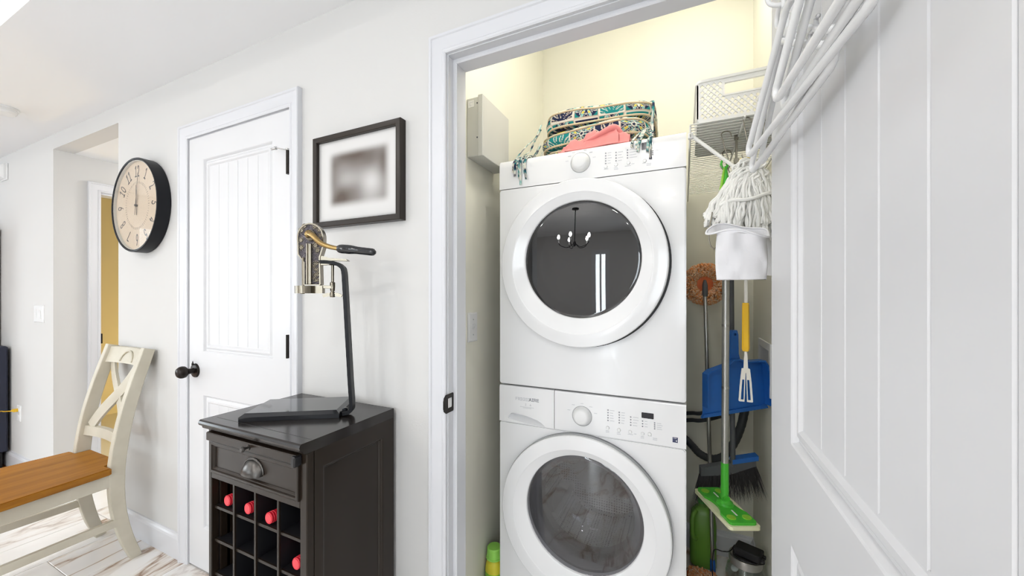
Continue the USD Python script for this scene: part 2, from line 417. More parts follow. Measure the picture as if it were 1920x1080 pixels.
# baseboards
BBP = [(0, 0), (.014, 0), (.014, .095), (.011, .104), (.006, .110), (.004, .118), (0, .120)]
def baseboard(name, x0, x1, y, label, face='y'):
    if face == 'y':   m = prism(Polygon([(y - a, b) for a, b in BBP]), 'x', x0, x1)
    elif face == 'x+': m = prism(Polygon([(y + a, b) for a, b in BBP]), 'y', x0, x1)
    else: m = prism(Polygon([(y - a, b) for a, b in BBP]), 'y', x0, x1)
    return m
struct('baseboard_back', baseboard('', HX1, D1X0 - .068, A, ''), 'trim_paint', 'white baseboard under the clock behind the chair')
struct('baseboard_center', baseboard('', D1X1 + .068, CX0 - .064, A, ''), 'trim_paint', 'white baseboard behind the black wine cabinet')
struct('baseboard_left', baseboard('', XL, HX0, A, ''), 'trim_paint', 'white baseboard left of the hall opening')
struct('baseboard_hall', baseboard('', A + WT, HD0 - .066, HX0, '', 'x+'), 'trim_paint', 'white baseboard inside the hall')
struct('baseboard_closet', baseboard('', LX, RX, BY, ''), 'trim_paint', 'white baseboard at the back of the closet')
struct('baseboard_closet_right', baseboard('', A + WT, BY - .014, RX, '', 'x-'), 'trim_paint', 'white baseboard on the right closet wall')

# casings
CASE = [(.0, 0), (.0, .010), (.004, .013), (.010, .0135), (.014, .010), (.020, .012), (.034, .0165), (.046, .018), (.049, .0215), (.056, .022), (.0585, .019), (.0585, 0)]
def casing(x0, x1, zt, y, w=1.): return loft_rect(x0, x1, 0, zt, [(a * w, d) for a, d in CASE], y, closed=True, sides='u')
t1 = Thing('trim_1', 'white moulded casing round the closed door', 'trim', (D1X0, A, 0), kind='structure')
t1.add('casing', casing(D1X0 - .002, D1X1 + .002, DZ + .002, A, 1.08), 'trim_paint', 20)
t1.add('jamb', loft_rect(D1X0, D1X1, 0, DZ, [(.012, 0), (.012, -WT), (-.001, -WT), (-.001, -.040), (.0, -.040), (.0, 0)], A, closed=True, sides='u'), 'trim_paint', False)
t2 = Thing('trim_2', 'white moulded casing and jamb round the open laundry closet', 'trim', (CX0, A, 0), kind='structure')
t2.add('casing', casing(CX0 - .002, CX1 + .002, CZ + .002, A), 'trim_paint', 20)
t2.add('jamb', loft_rect(CX0, CX1, 0, CZ, [(.016, .0), (.016, -WT), (-.001, -WT), (-.001, 0)], A, closed=True, sides='u'), 'trim_paint', False)
t2.add('door_stop', loft_rect(CX0, CX1, 0, CZ, [(-.0005, -.027), (-.0005, -.085), (-.011, -.085), (-.014, -.082), (-.014, -.030), (-.011, -.027)], A, closed=True, sides='u'), 'trim_paint', False)
sp = Polygon([(.0, 0), (.037, 0), (.040, .004), (.040, .054), (.037, .058), (.0, .058), (-.010, .050), (-.013, .040), (-.013, .018), (-.010, .008)])
hole = sbox(.012, .017, .030, .042).buffer(.003)
strike = prism(affinity.translate(sp.difference(hole), .974, .914), 'x', CX0 + .0005, CX0 + .0035)
pth = t2.add('strike_plate', strike, 'bronze_black', False, label='dark bronze strike plate')
t2.add('latch_hole', prism(affinity.translate(hole, .974, .914), 'x', CX0 + .0005, CX0 + .0015), 'label_white', False, parent=pth)

# casing of the hall doorway (on the wall that faces +x)
t3 = Thing('trim_3', 'white casing of the doorway inside the hall', 'trim', (HX0, HD0, 0), kind='structure')
m = xf(casing(HD0, HD1, 2.01, 0., 1.1), rotz=90, loc=(HX0, 0, 0))      # built facing -y, turned to face +x
t3.add('casing', fixvol(m), 'trim_paint', 20)
t3.add('jamb', cat(bx(HX0 - .1, HX0, HD0 - .012, HD0 + .004, 0, 2.01, 0), bx(HX0 - .1, HX0, HD1 - .004, HD1 + .012, 0, 2.01, 0), bx(HX0 - .1, HX0, HD0, HD1, 1.996, 2.012, 0)), 'trim_paint', False)
t3.add('hinge', bx(HX0 - .002, HX0 + .006, HD0 - .004, HD0 + .010, .935, 1.005, .001), 'bronze_black', False, label='small dark hinge on the jamb')

# patio door behind the camera and unseen windows placed to light the room
def window(n, x0, x1, z0, z1, label, left=False):
    w = Thing('window_%d' % n, label, 'window', kind='structure')
    fr = loft_rect(x0, x1, z0, z1, [(.06, -.005), (.06, .015), (0., .02), (-.045, .0), (-.045, -.06), (0, -.06)], 0, closed=True)
    if not left: fr = xf(fr, rotz=180); fr.vertices[:, 0] += x0 + x1; fr.vertices[:, 1] += YB
    else: fr = xf(fr, rotz=90); fr.vertices[:, 0] += XL
    w.add('frame', fr, 'trim_paint', False)
    xm = (x0 + x1) / 2
    if not left:
        w.add('mullion', bx(xm - .02, xm + .02, YB - .05, YB - .01, z0, z1), 'trim_paint', False)
        for a, b in ((x0, xm - .02), (xm + .02, x1)): w.add('pane', bx(a, b, YB - .035, YB - .03, z0, z1, 0), 'pane_glass', False)
    else:
        w.add('mullion', bx(XL - .05, XL - .01, xm - .02, xm + .02, z0, z1), 'trim_paint', False)
        for a, b in ((x0, xm - .02), (xm + .02, x1)): w.add('pane', bx(XL - .035, XL - .03, a, b, z0, z1, 0), 'pane_glass', False)
window(1, *WB[1], 'tall glazed patio door behind the camera'); window(2, *WB[2], 'wide white window behind the camera to the right')
window(3, *WB[3], 'wide white window behind the camera to the left'); window(4, -3.0, -.6, .7, 2.2, 'unseen window in the far left wall, placed to light the open door', left=True)

# unseen recessed lights, out of view, set to brighten the floor and ceiling
for x in (-4.4, -2.3, -.2, 1.6):
    for y in (-.9, -2.7):
        L = Thing('recessed_ceiling_light', 'unseen recessed ceiling light over the floor, %s from the left in the row %s the laundry' % ({-4.4: 'first', -2.3: 'second', -.2: 'third', 1.6: 'fourth'}[x], 'nearer' if y > -1 else 'farther from'), 'ceiling light', (x, y, ZC), group='unseen recessed lights in the main ceiling')
        L.add('trim_ring', lathe([(.075, -.004), (.095, -.006), (.10, 0.), (.075, 0.), (.075, -.004)], 32), 'trim_paint', 30, local=True)
        L.add('lens', lathe([(0, -.002), (.074, -.002), (.074, 0), (0, 0)], 32), 'can_glow', False, local=True)

# ------------------------------------------------------------------ doors
def plank_door(t, W, H, panels, stl, knob=None, thick=.035, nz=.0):
    """local: x across from the left edge, front face at y=0 facing -y, z up. panels: (x0,x1,z0,z1,plank edges)."""
    face = sbox(0, .008, W, H).difference(unary_union([sbox(a, c, b, d) for a, b, c, d, _ in panels]))
    t.add('stiles_and_rails', prism(face, 'y', 0, thick), 'door_paint', False, local=True)
    for a, b, c, d, edges in panels:
        mw = .040
        t.add('panel_moulding', loft_rect(a, b, c, d, [(.0, .0), (-.003, -.002), (-.008, -.010), (-.012, -.0105), (-.022, -.004), (-.030, -.004), (-.036, -.009), (-mw, -.010)], 0), 'door_paint', 20, local=True)
        t.add('panel_back', bx(a, b, .014, .022, c, d, 0), 'door_paint', False, local=True)
        for e0, e1 in zip(edges[:-1], edges[1:]):
            z0, z1 = c + mw - .004, d - mw + .004; g = .0026
            V = [(e0, .0135), (e0 + .0006, .0106), (e0 + g, .0094), (e1 - g, .0094), (e1 - .0006, .0106), (e1, .0135)]
            t.add('plank', prism(Polygon(V + [(e1, .016), (e0, .016)]), 'z', z0, z1), 'door_paint', False, local=True)

door1 = Thing('door_1', 'closed white plank panel door with dark knob and hinges', 'door', (D1X0 + .003, A - .004, 0), kind='structure')
X = lambda x: x - (D1X0 + .003)
W1 = D1X1 - D1X0 - .006
pe = [X(v) for v in (-1.988, -1.912, -1.836, -1.760, -1.684, -1.608, -1.572)]
pe = list(np.linspace(X(-1.990), X(-1.566), 7))
plank_door(door1, W1, DZ - .004, [(X(-2.028), X(-1.528), 1.018, 1.912, pe), (X(-2.028), X(-1.528), .20, .818, pe)], .117)
kx, kz = X(-2.088), .928
kb = door1.add('knob', lathe([(0, .075), (.012, .0745), (.020, .071), (.0265, .062), (.028, .053), (.026, .043), (.019, .036), (.013, .032), (.012, .020), (.013, .010), (.030, .008), (.0325, .004), (.033, 0), (0, 0)], 40, 'y-', (kx, 0, kz)), 'bronze_black', 40, local=True, label='dark bronze door knob')
door1.add('latch_lever', hull([(kx - .003 + a, -.016 + b, kz + c) for a in (0, .007) for b in (0, .006) for c in (.026, .034)] + [(kx + .004, -.014, kz + .048)]), 'bronze_black', False, local=True, parent=kb)
for zc in (1.805, 1.080, .25):
    hp = door1.add('hinge', cat(lathe([(0, -.046), (.0062, -.046), (.0062, .046), (0, .046)], 16, 'z', (W1 + .0015, -.0095, zc)), bx(W1 - .009, W1 + .001, -.0045, .001, zc - .045, zc + .045, .0008)), 'bronze_black', 30, local=True, label='black door hinge')
    if zc > 1.5:
        door1.add('hinge_pin_stop', cat(tube(curve([(W1 + .0015, -.010, zc + .047), (W1 - .010, -.018, zc + .050), (W1 - .035, -.030, zc + .055)], 8), .0022, 8),
                  lathe([(0, 0), (.006, .001), (.007, .008), (.0045, .011), (.0045, .03), (0, .03)], 16, 'x-', (W1 - .035, -.030, zc + .055)),
                  lathe([(0, -.003), (.008, -.003), (.008, .004), (0, .004)], 16, 'z', (W1 + .0015, -.0095, zc + .050))), 'steel', 30, local=True, label='small steel hinge pin door stop', parent=hp)

# open closet door: hinged on the right jamb, standing out into the room; its closet face looks towards -x
door2 = Thing('door_2', 'open white plank panel closet door at the right of the picture', 'door', (.170, .965, 0), -90., kind='structure')
pe2 = [.200, .287, .375, .463, .549, .636, .722]
plank_door(door2, .875, 2.028, [(.160, .762, 1.022, 1.912, pe2), (.160, .762, .20, .846, pe2)], .16)
for zc in (1.80, 1.06, .25):
    door2.add('hinge', cat(lathe([(0, -.046), (.0062, -.046), (.0062, .046), (0, .046)], 16, 'z', (.002, .041, zc)), bx(.0, .004, .010, .041, zc - .045, zc + .045, .0008)), 'bronze_black', 30, local=True, label='black door hinge')
door2.add('knob', lathe([(0, .075), (.012, .0745), (.020, .071), (.0265, .062), (.028, .053), (.026, .043), (.019, .036), (.013, .032), (.012, .020), (.013, .010), (.030, .008), (.0325, .004), (.033, 0), (0, 0)], 40, 'y-', (.815, 0, .93)), 'bronze_black', 40, local=True, label='dark bronze door knob')

# ------------------------------------------------------------------ fixtures on the walls
def plate(name, label, cat_, x, z, w, h, y, detail):
    t = Thing(name, label, cat_, (x, y, z))
    t.add('cover_plate', hull([(a, b, c) for a, c in ((-w / 2, -h / 2), (w / 2, -h / 2), (w / 2, h / 2), (-w / 2, h / 2)) for b in (0, -.003)] + [(a, -.0065, c) for a in (-w / 2 + .005, w / 2 - .005) for c in (-h / 2 + .005, h / 2 - .005)]), 'white_plastic', False, local=True)
    detail(t); return t
def two_rockers(t):
    for dx in (-.036, .036):
        t.add('rocker', hull([(dx + a, b, c) for a in (-.016, .016) for b, c in ((-.006, -.033), (-.006, .033), (-.012, .033), (-.008, -.033))]), 'white_plastic', False, local=True)
plate('light_switch', 'white double light switch plate low on the wall left of the hall', 'light switch', -4.02, 1.152, .165, .118, A, two_rockers)
def outlet_detail(t):
    for dz in (.026, -.026):
        t.add('receptacle', prism(Point(0, dz).buffer(.017).intersection(sbox(-.014, dz - .02, .014, dz + .02)), 'y', -.009, -.005), 'white_plastic', False, local=True)
plate('wall_outlet', 'white wall outlet near the floor at far left', 'outlet', -4.397, .420, .072, .115, A, outlet_detail)
pl = Thing('power_plug', 'yellow power plug and cord in the far left outlet', 'plug', (-4.40, A - .009, .446))
pl.add('plug_body', hull([(a, b, c) for a in (-.012, .012) for b in (0, -.02) for c in (-.010, .010)] + [(0, -.034, 0.)]), 'yellow_plastic', False, local=True)
pl.add('cord', tube(curve([(0, -.032, 0), (-.05, -.05, -.004), (-.12, -.05, -.012), (-.25, -.06, -.05)], 16), .0035, 8), 'yellow_plastic', True, local=True)
th = Thing('door_chime', 'small white wall box high on the wall at the far left edge', 'wall box', (-4.70, A, 2.213))
th.add('cover', hull([(a, b, c) for a, c in ((-.07, -.055), (.058, -.055), (.058, .055), (-.07, .055)) for b in (0, -.02)] + [(a, -.034, c) for a in (-.06, .048) for c in (-.045, .045)]), 'white_plastic', False, local=True)
th.add('base', bx(-.078, .064, -.008, 0, -.062, .062, .002), 'white_plastic', False, local=True)
sd = Thing('smoke_detector', 'round white smoke detector on the soffit at far left', 'smoke detector', (-3.50, .72, ZB))
sd.add('base', lathe([(0, 0), (.066, 0), (.066, -.010), (0, -.010)], 40), 'white_plastic', 30, local=True)
sd.add('housing', lathe([(.0, -.010), (.060, -.010), (.058, -.024), (.050, -.034), (.030, -.038), (0, -.038)], 40), 'white_plastic', 30, local=True)

# switch on the left closet wall
sw = Thing('wall_switch', 'white single switch plate on the closet wall left of the dryer', 'light switch', (LX, 1.294, 1.155))
w, h = .07, .116
sw.add('cover_plate', hull([(b, a, c) for a, c in ((-w / 2, -h / 2), (w / 2, -h / 2), (w / 2, h / 2), (-w / 2, h / 2)) for b in (0, .003)] + [(.0065, a, c) for a in (-w / 2 + .005, w / 2 - .005) for c in (-h / 2 + .005, h / 2 - .005)]), 'white_plastic', False, local=True)
sw.add('toggle', hull([(b, a, c) for a in (-.005, .005) for b, c in ((.006, -.012), (.006, .012), (.016, .012), (.014, .002))]), 'white_plastic', False, local=True)
for z in (-.03, .03): sw.add('screw', lathe([(0, .0), (.003, 0), (.003, .0012), (0, .0016)], 12, 'x+', (.0065, 0, z)), 'print_pale', False, local=True)

# grey electrical box on the left closet wall
eb = Thing('electrical_panel', 'pale grey metal electrical box high on the closet wall', 'electrical box', (LX, 1.254, 1.818))
eb.add('case', bx(LX, LX + .066, 1.254, 1.480, 1.818, 2.045, .003), 'beige_box', False)
eb.add('cover', bx(LX + .052, LX + .073, 1.250, 1.484, 1.814, 2.049, .002), 'beige_box', False)
eb.add('label_sticker', bx(LX + .008, LX + .034, 1.2528, 1.2540, 2.008, 2.034, 0), 'label_white', False, label='white paper label')
eb.add('sticker_print', cat(bx(LX + .014, LX + .030, 1.2524, 1.2528, 2.027, 2.0285, 0), bx(LX + .014, LX + .0155, 1.2524, 1.2528, 2.014, 2.028, 0), bx(LX + .014, LX + .022, 1.2524, 1.2528, 2.014, 2.0155, 0)), 'print_pale', False)
for z in (2.020, 1.888):
    eb.add('screw', lathe([(0, 0), (.003, 0), (.003, .001), (0, .0015)], 12, 'y-', (LX + .047, 1.254, z)), 'print_dark', False, label='small dark screw')

# ------------------------------------------------------------------ clock
CKX, CKZ, CKR = -2.552, 1.741, .240
ck = Thing('wall_clock', 'large round black rimmed wall clock with beige dial', 'clock', (CKX, A, CKZ))
o = (0, 0, 0)
ck.add('rim', lathe([(CKR - .004, 0), (CKR, .003), (CKR, .052), (CKR - .002, .056), (CKR - .006, .057), (CKR - .010, .055), (CKR - .012, .050), (CKR - .013, .012), (CKR - .004, 0)], 96, 'y-', o), 'black_metal', 40, local=True)
ck.add('rim_liner', lathe([(CKR - .0125, .038), (CKR - .0125, .052), (CKR - .0145, .052), (CKR - .0145, .038)], 96, 'y-', o), 'beige_box', 40, local=True)
dl = ck.add('dial', lathe([(0, .036), (CKR - .012, .036), (CKR - .012, .040), (0, .040)], 96, 'y-', o), 'dial_paper', False, local=True, label='beige paper dial')
for k in range(1, 13):
    a = PI / 2 - k * PI / 6
    ck.add('numeral', text_y(str(k), .058, .176 * math.cos(a), .176 * math.sin(a), -.0402, sx=.50, rot=a - PI / 2), 'numeral_ink', False, local=True, parent=dl)
ticks = []
for k in range(60):
    a = k * PI / 30; w = .0022 if k % 5 else .004
    t_ = bx(-w / 2, w / 2, -.0406, -.0401, .112, .124, 0); t_.vertices = np.c_[t_.vertices[:, 0] * math.cos(a) + t_.vertices[:, 2] * math.sin(a), t_.vertices[:, 1], -t_.vertices[:, 0] * math.sin(a) + t_.vertices[:, 2] * math.cos(a)]
    ticks.append(t_)
ck.add('minute_track', cat(*ticks), 'tick_ink', False, local=True, parent=dl, kind='stuff')
def hand(L, tail, w, ang, y):
    m = hull([(-w * .35, y, -tail), (w * .35, y, -tail), (-w / 2, y, 0), (w / 2, y, 0), (-w * .3, y, L), (w * .3, y, L)] + [(0, y - .001, -tail), (0, y - .001, L)])
    a = math.radians(ang); v = m.vertices; m.vertices = np.c_[v[:, 0] * math.cos(a) + v[:, 2] * math.sin(a), v[:, 1], -v[:, 0] * math.sin(a) + v[:, 2] * math.cos(a)]; return m
ck.add('hour_hand', hand(.105, .05, .006, -2, -.044), 'numeral_ink', False, local=True)
ck.add('minute_hand', hand(.165, .05, .005, 9, -.047), 'numeral_ink', False, local=True)
ck.add('hand_hub', lathe([(0, .050), (.006, .050), (.006, .040), (0, .040)], 20, 'y-', o), 'numeral_ink', 30, local=True)
ck.add('glass', lathe([(0, .0545), (CKR - .012, .0540), (CKR - .012, .0525), (0, .053)], 64, 'y-', o), 'clock_glass', True, local=True, label='clear clock glass')

# ------------------------------------------------------------------ framed picture
px0, px1, pz0, pz1 = -1.259, -.843, 1.531, 1.864
pf = Thing('picture_frame', 'black framed picture with a blurred grey brown print', 'picture', ((px0 + px1) / 2, A, pz0))
for s in range(4):
    FP = [(0, 0), (0, .026), (-.002, .028), (-.018, .028), (-.020, .026), (-.020, .0)]
    full = loft_rect(px0, px1, pz0, pz1, FP, A, closed=True)
    V = full.vertices.reshape(len(FP), 4, 3); q, r = s, (s + 1) % 4; n = len(FP)
    vv = np.vstack([V[:, q], V[:, r]]); f = []
    for i in range(n):
        j = (i + 1) % n; f += [[i, n + i, n + j], [i, n + j, j]]
    for i in range(1, n - 1): f += [[0, i, i + 1], [n, n + i + 1, n + i]]
    pf.add('frame_rail', fixvol(trimesh.Trimesh(vv, f, process=False)), 'black_paint', False)
gx, gz = 64, 52
U, Vv = np.meshgrid(np.linspace(0, 1, gx), np.linspace(0, 1, gz), indexing='ij')
P = np.c_[(px0 + .019 + U * (px1 - px0 - .038)).ravel(), np.full(gx * gz, A - .0145), (pz0 + .019 + Vv * (pz1 - pz0 - .038)).ravel()]
def sm(e0, e1, x): t = np.clip((x - e0) / (e1 - e0), 0, 1); return t * t * (3 - 2 * t)
u, v_ = U.ravel(), Vv.ravel()
mask = sm(.11, .22, u) * sm(.93, .82, u) * sm(.14, .26, v_) * sm(.88, .77, v_)
blob = lambda cx, cz, rx, rz: np.exp(-((u - cx) / rx) ** 2 - ((v_ - cz) / rz) ** 2)
ink = np.clip(.70 + .22 * blob(.5, .76, .40, .13) - .50 * blob(.70, .40, .15, .15) - .30 * blob(.36, .50, .11, .10) + .25 * blob(.84, .60, .07, .22) + .22 * blob(.28, .28, .14, .12) + .30 * (meshkit.noise(np.c_[u * 6, v_ * 6, u * 0], 3) - .5), 0, 1)
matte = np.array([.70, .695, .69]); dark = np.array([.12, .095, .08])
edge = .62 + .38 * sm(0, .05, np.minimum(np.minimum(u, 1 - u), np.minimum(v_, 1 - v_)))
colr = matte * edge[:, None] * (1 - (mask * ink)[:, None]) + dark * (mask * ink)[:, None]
ff = []
for i in range(gx - 1):
    for j in range(gz - 1):
        a, b, c, d = i * gz + j, (i + 1) * gz + j, (i + 1) * gz + j + 1, i * gz + j + 1; ff += [[a, b, c], [a, c, d]]
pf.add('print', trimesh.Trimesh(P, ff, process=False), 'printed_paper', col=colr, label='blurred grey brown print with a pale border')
pf.add('backing', bx(px0 + .015, px1 - .015, A - .0135, A - .002, pz0 + .015, pz1 - .015, 0), 'label_white', False)

# ------------------------------------------------------------------ dark furniture at the far left edge
tv = Thing('dark_cabinet', 'tall dark brown cabinet cut off by the left edge of the picture', 'cabinet', (-5.3, .80, 0))
tv.add('carcass', bx(-5.8, -4.785, .62, .972, .06, 1.76, .004), 'dark_wood', False)
tv.add('top', bx(-5.82, -4.775, .60, .972, 1.76, 1.79, .004), 'dark_wood', False)
tv.add('plinth', bx(-5.78, -4.80, .65, .97, 0, .06, .002), 'dark_wood', False)
tv.add('door_panel', cat(bx(-5.76, -5.31, .612, .622, .12, 1.70, .003), bx(-5.29, -4.82, .612, .622, .12, 1.70, .003)), 'dark_wood', False)
sk = Thing('floor_speaker', 'dark navy box by the left edge of the picture', 'dark_box', (-4.66, .86, 0))  # dark blurred patch at the left edge, built as a box
sk.add('cabinet', bx(-4.76, -4.56, .72, .972, .12, .90, .008), 'dark_navy', False)
sk.add('grille', bx(-4.75, -4.57, .708, .722, .14, .88, .006), 'dark_navy', False)
sk.add('base', bx(-4.745, -4.60, .74, .955, 0, .12, .004), 'black_inside', False)

# ------------------------------------------------------------------ unseen lamps lighting the closet, the hall and the small room
cl = Thing('closet_ceiling_lamp', 'unseen closet ceiling lamp, lights the back wall and the shelf', 'ceiling light', (.05, 1.62, ZK))  # out of view, placed to light the closet back wall and below the shelf
emit('closet_glow', (1.0, .955, .86), CLOSET_LAMP)
cl.add('base', lathe([(0, 0), (.11, 0), (.11, -.02), (0, -.02)], 40), 'white_plastic', 30, local=True)
cl.add('diffuser', lathe([(0, -.06), (.05, -.055), (.085, -.04), (.095, -.02), (0, -.02)], 40), 'closet_glow', 30, local=True)
cw = Thing('closet_wall_lamp', 'added fill globe inside the closet above the opening, out of view', 'lamp', (-.32, A + WT, 2.40))  # added lamp out of view, brightens the left closet wall and dryer front
emit('closet_fill_glow', (1.0, .955, .86), CLOSET_FILL)
cw.add('base', lathe([(0, 0), (.05, 0), (.05, .02), (.02, .03), (0, .03)], 28, 'y-').apply_transform(trimesh.transformations.rotation_matrix(PI, [0, 0, 1])), 'white_plastic', 30, local=True)
cw.add('globe', trimesh.creation.icosphere(3, .065).apply_translation([0, .095, 0]), 'closet_fill_glow', True, local=True)
hl = Thing('den_table_lamp', 'unseen warm lamp beyond the hall doorway, lights the olive wall from below', 'lamp', (-4.6, 2.75, 0))  # out of view, set low to light the far wall from below
emit('den_glow', (1.0, .80, .45), HALL_LAMP)
hl.add('base', lathe([(0, 0), (.12, 0), (.12, .02), (.02, .04), (.02, .22), (0, .22)], 32), 'brass', 30, local=True)
hl.add('bulb', lathe([(0, .22), (.05, .25), (.07, .31), (.05, .37), (0, .39)], 24), 'den_glow', 30, local=True)
hc = Thing('hall_ceiling_light', 'unseen ceiling light in the hall, lights the hall walls', 'ceiling light', (-3.3, 2.3, HZ))  # out of view, set to brighten the hall walls
emit('hall_glow', (1.0, .97, .93), 160.0)
hc.add('base', lathe([(0, 0), (.14, 0), (.14, -.02), (0, -.02)], 32), 'white_plastic', 30, local=True)
hc.add('diffuser', lathe([(0, -.07), (.06, -.065), (.11, -.045), (.125, -.02), (0, -.02)], 32), 'hall_glow', 30, local=True)

emit('fill_globe_glow', (1.0, .97, .92), FILL_GLOBE)  # glow of globes added out of view to brighten the ceiling and soffit
for x, lb in ((-4.6, 'added fill globe left of the chair, out of the picture'), (-2.6, 'added fill globe in the middle of the room, out of the picture'), (1.2, 'added fill globe right of the open door, out of the picture')):
    gl = Thing('pendant_lamp', lb, 'lamp', (x, -1.0, 1.62), group='added fill globes')
    gl.add('cord', tube([(0, 0, .14), (0, 0, 1.0)], .004, 8), 'black_metal', 30, local=True); gl.add('holder', lathe([(0, .12), (.04, .12), (.03, .17), (0, .17)], 24), 'black_metal', 30, local=True)
    gl.add('globe', trimesh.creation.icosphere(3, .14), 'fill_globe_glow', True, local=True)
ch_ = Thing('chandelier', 'dark metal chandelier with five bulbs hanging behind the camera', 'chandelier', (-1.30, -2.0, 2.0))
emit('bulb_glow', (1.0, .96, .91), BULB)
ch_.add('stem', cat(tube([(0, 0, .0), (0, 0, .60)], .008, 10), lathe([(0, .60), (.06, .60), (.06, .62), (0, .62)], 24), lathe([(0, -.05), (.02, -.03), (.03, 0), (.02, .04), (0, .05)], 24)), 'black_metal', 30, local=True)
for k in range(5):
    a = k * 2 * PI / 5 + .3; e = np.array([math.cos(a), math.sin(a), 0])
    arm_ = ch_.add('arm', tube(curve([e * .02, e * .12 + [0, 0, -.06], e * .24 + [0, 0, -.03], e * .28 + [0, 0, .02]], 16), .006, 8), 'black_metal', True, local=True)
    ch_.add('candle_sleeve', lathe([(0, .02), (.012, .02), (.012, .08), (0, .08)], 16, 'z', e * .28), 'white_plastic', 30, local=True, parent=arm_)
    ch_.add('bulb', lathe([(0, .08), (.012, .085), (.024, .11), (.022, .135), (.008, .16), (0, .163)], 16, 'z', e * .28), 'bulb_glow', True, local=True, parent=arm_)

# ------------------------------------------------------------------ dining chair
CHX = -2.645
chair = Thing('dining_chair', 'cross back dining chair in worn cream paint with a brown wooden seat', 'chair', (CHX, .66, 0))
def post_path(x):
    P = [(x, .905, 0.), (x, .868, .12), (x, .842, .26), (x, .835, .40), (x, .842, .52), (x, .866, .68), (x, .904, .84), (x, .953, 1.012)]
    return curve(P, 42)
for sx, nm in ((-1, 'left'), (1, 'right')):
    x = CHX + sx * .192
    pth = post_path(x); z = pth[:, 2]
    chair.add('back_post', bar(pth, np.interp(z, [0, .1, .45, 1.0], [.040, .046, .056, .046]), .034, up=(0, 1, 0)), 'chair_paint', 20)
def yb_(z): p = post_path(0.); return np.interp(z, p[:, 2], p[:, 1])
xi = .176
def arch_rail(z0, z1, dip, cut):
    xs = np.linspace(-xi, xi, 25); pts = []
    V, f = [], []
    for x in xs:
        bow = .020 * (1 - (x / xi) ** 2)
        zl = z0 + cut * math.exp(-(x / .075) ** 4)
        for z, d in ((zl, -.010), (zl, .010), (z1, .010), (z1, -.010)):
            V.append((CHX + x, yb_(z) + bow + d, z))
    n = 4
    for i in range(len(xs) - 1):
        for q in range(4):
            a, b, c, d = i * n + q, i * n + (q + 1) % n, (i + 1) * n + (q + 1) % n, (i + 1) * n + q; f += [[a, b, c], [a, c, d]]
    e = (len(xs) - 1) * n; f += [[0, 2, 1], [0, 3, 2], [e, e + 1, e + 2], [e, e + 2, e + 3]]
    return fixvol(trimesh.Trimesh(V, f, process=False))
tr = chair.add('top_rail', arch_rail(.925, 1.004, 0, 0), 'chair_paint', 20)
# carved arch on the top rail
ar = [(CHX + .062 * math.cos(a), yb_(.935 + .055 * math.sin(a)) + .018 - .013, .932 + .056 * math.sin(a)) for a in np.linspace(.05, PI - .05, 17)]
chair.add('carved_arch', tube(ar, .0045, 8), 'chair_paint', True, parent=tr)
chair.add('lower_rail', arch_rail(.560, .606, 0, .0), 'chair_paint', 20)
for s in (-1, 1):
    P = []
    for t in np.linspace(0, 1, 15):
        z = .604 + (.928 - .604) * t; x = s * (-.150 + .300 * t + .014 * math.sin(2 * PI * t) * -1)
        P.append((CHX + x, yb_(z) + .016 * (1 - (x / xi) ** 2) + (.003 if s > 0 else .011), z))
    chair.add('cross_slat', bar(P, .056, .013, up=(1, 0, -.6 * s) if False else np.cross((0, 1, 0), np.array(P[-1]) - np.array(P[0]))), 'chair_paint', 20)
seat_out = Polygon([(-.205, .855), (.205, .855), (.222, .80), (.252, .47), (.240, .40), (.12, .378), (-.12, .378), (-.240, .40), (-.252, .47), (-.222, .80)]).buffer(.012, join_style=1).buffer(-.004)
notch = unary_union([sbox(s * .192 - .021, .812, s * .192 + .021, .90) if False else sbox(min(s * .17, s * .24), .808, max(s * .17, s * .24), .90) for s in (-1, 1)])
so = affinity.translate(seat_out.difference(notch), CHX, 0)
chair.add('seat', cat(prism(so.buffer(-.006), 'z', .474, .478), prism(so, 'z', .450, .474), prism(so.buffer(-.004), 'z', .447, .450)), 'seat_wood', 30, label='brown wooden seat')
ap = [bar([(CHX + s * .196, .83, .415), (CHX + s * .216, .43, .415)], .066, .020) for s in (-1, 1)]
for a in ap: chair.add('apron', a, 'chair_paint', 20)
chair.add('apron', bx(CHX - .205, CHX + .205, .418, .438, .382, .448), 'chair_paint', 20); chair.add('apron', bx(CHX - .18, CHX + .18, .826, .846, .382, .448), 'chair_paint', 20)
for s in (-1, 1):
    chair.add('front_leg', bar([(CHX + s * .222, .418, 0), (CHX + s * .220, .424, .25), (CHX + s * .216, .430, .448)], [.034, .040, .046], [.034, .040, .046], up=(0, 1, 0)), 'chair_paint', 20)
    chair.add('stretcher', bar([(CHX + s * .199, .850, .205), (CHX + s * .219, .430, .205)], .034, .020), 'chair_paint', 20)

# ------------------------------------------------------------------ wine cabinet
KX0, KX1, KYF, KYB = -1.320, -.880, .655, .972
wc = Thing('wine_cabinet', 'black wine cabinet with one drawer above a bottle grid', 'cabinet', ((KX0 + KX1) / 2, (KYF + KYB) / 2, 0))
TP = [(KYB, .906), (.640, .906), (.636, .903), (.634, .897), (.636, .891), (.640, .888), (.644, .885), (.646, .879), (.652, .876), (KYB, .876)]
wc.add('top', cat(prism(Polygon(TP), 'x', -1.334, -.8795)), 'black_top', 20)
wc.add('top_inlay_line', cat(bx(-1.31, -.884, .672, .6735, .9055, .9062, 0)), 'black_inside', False)
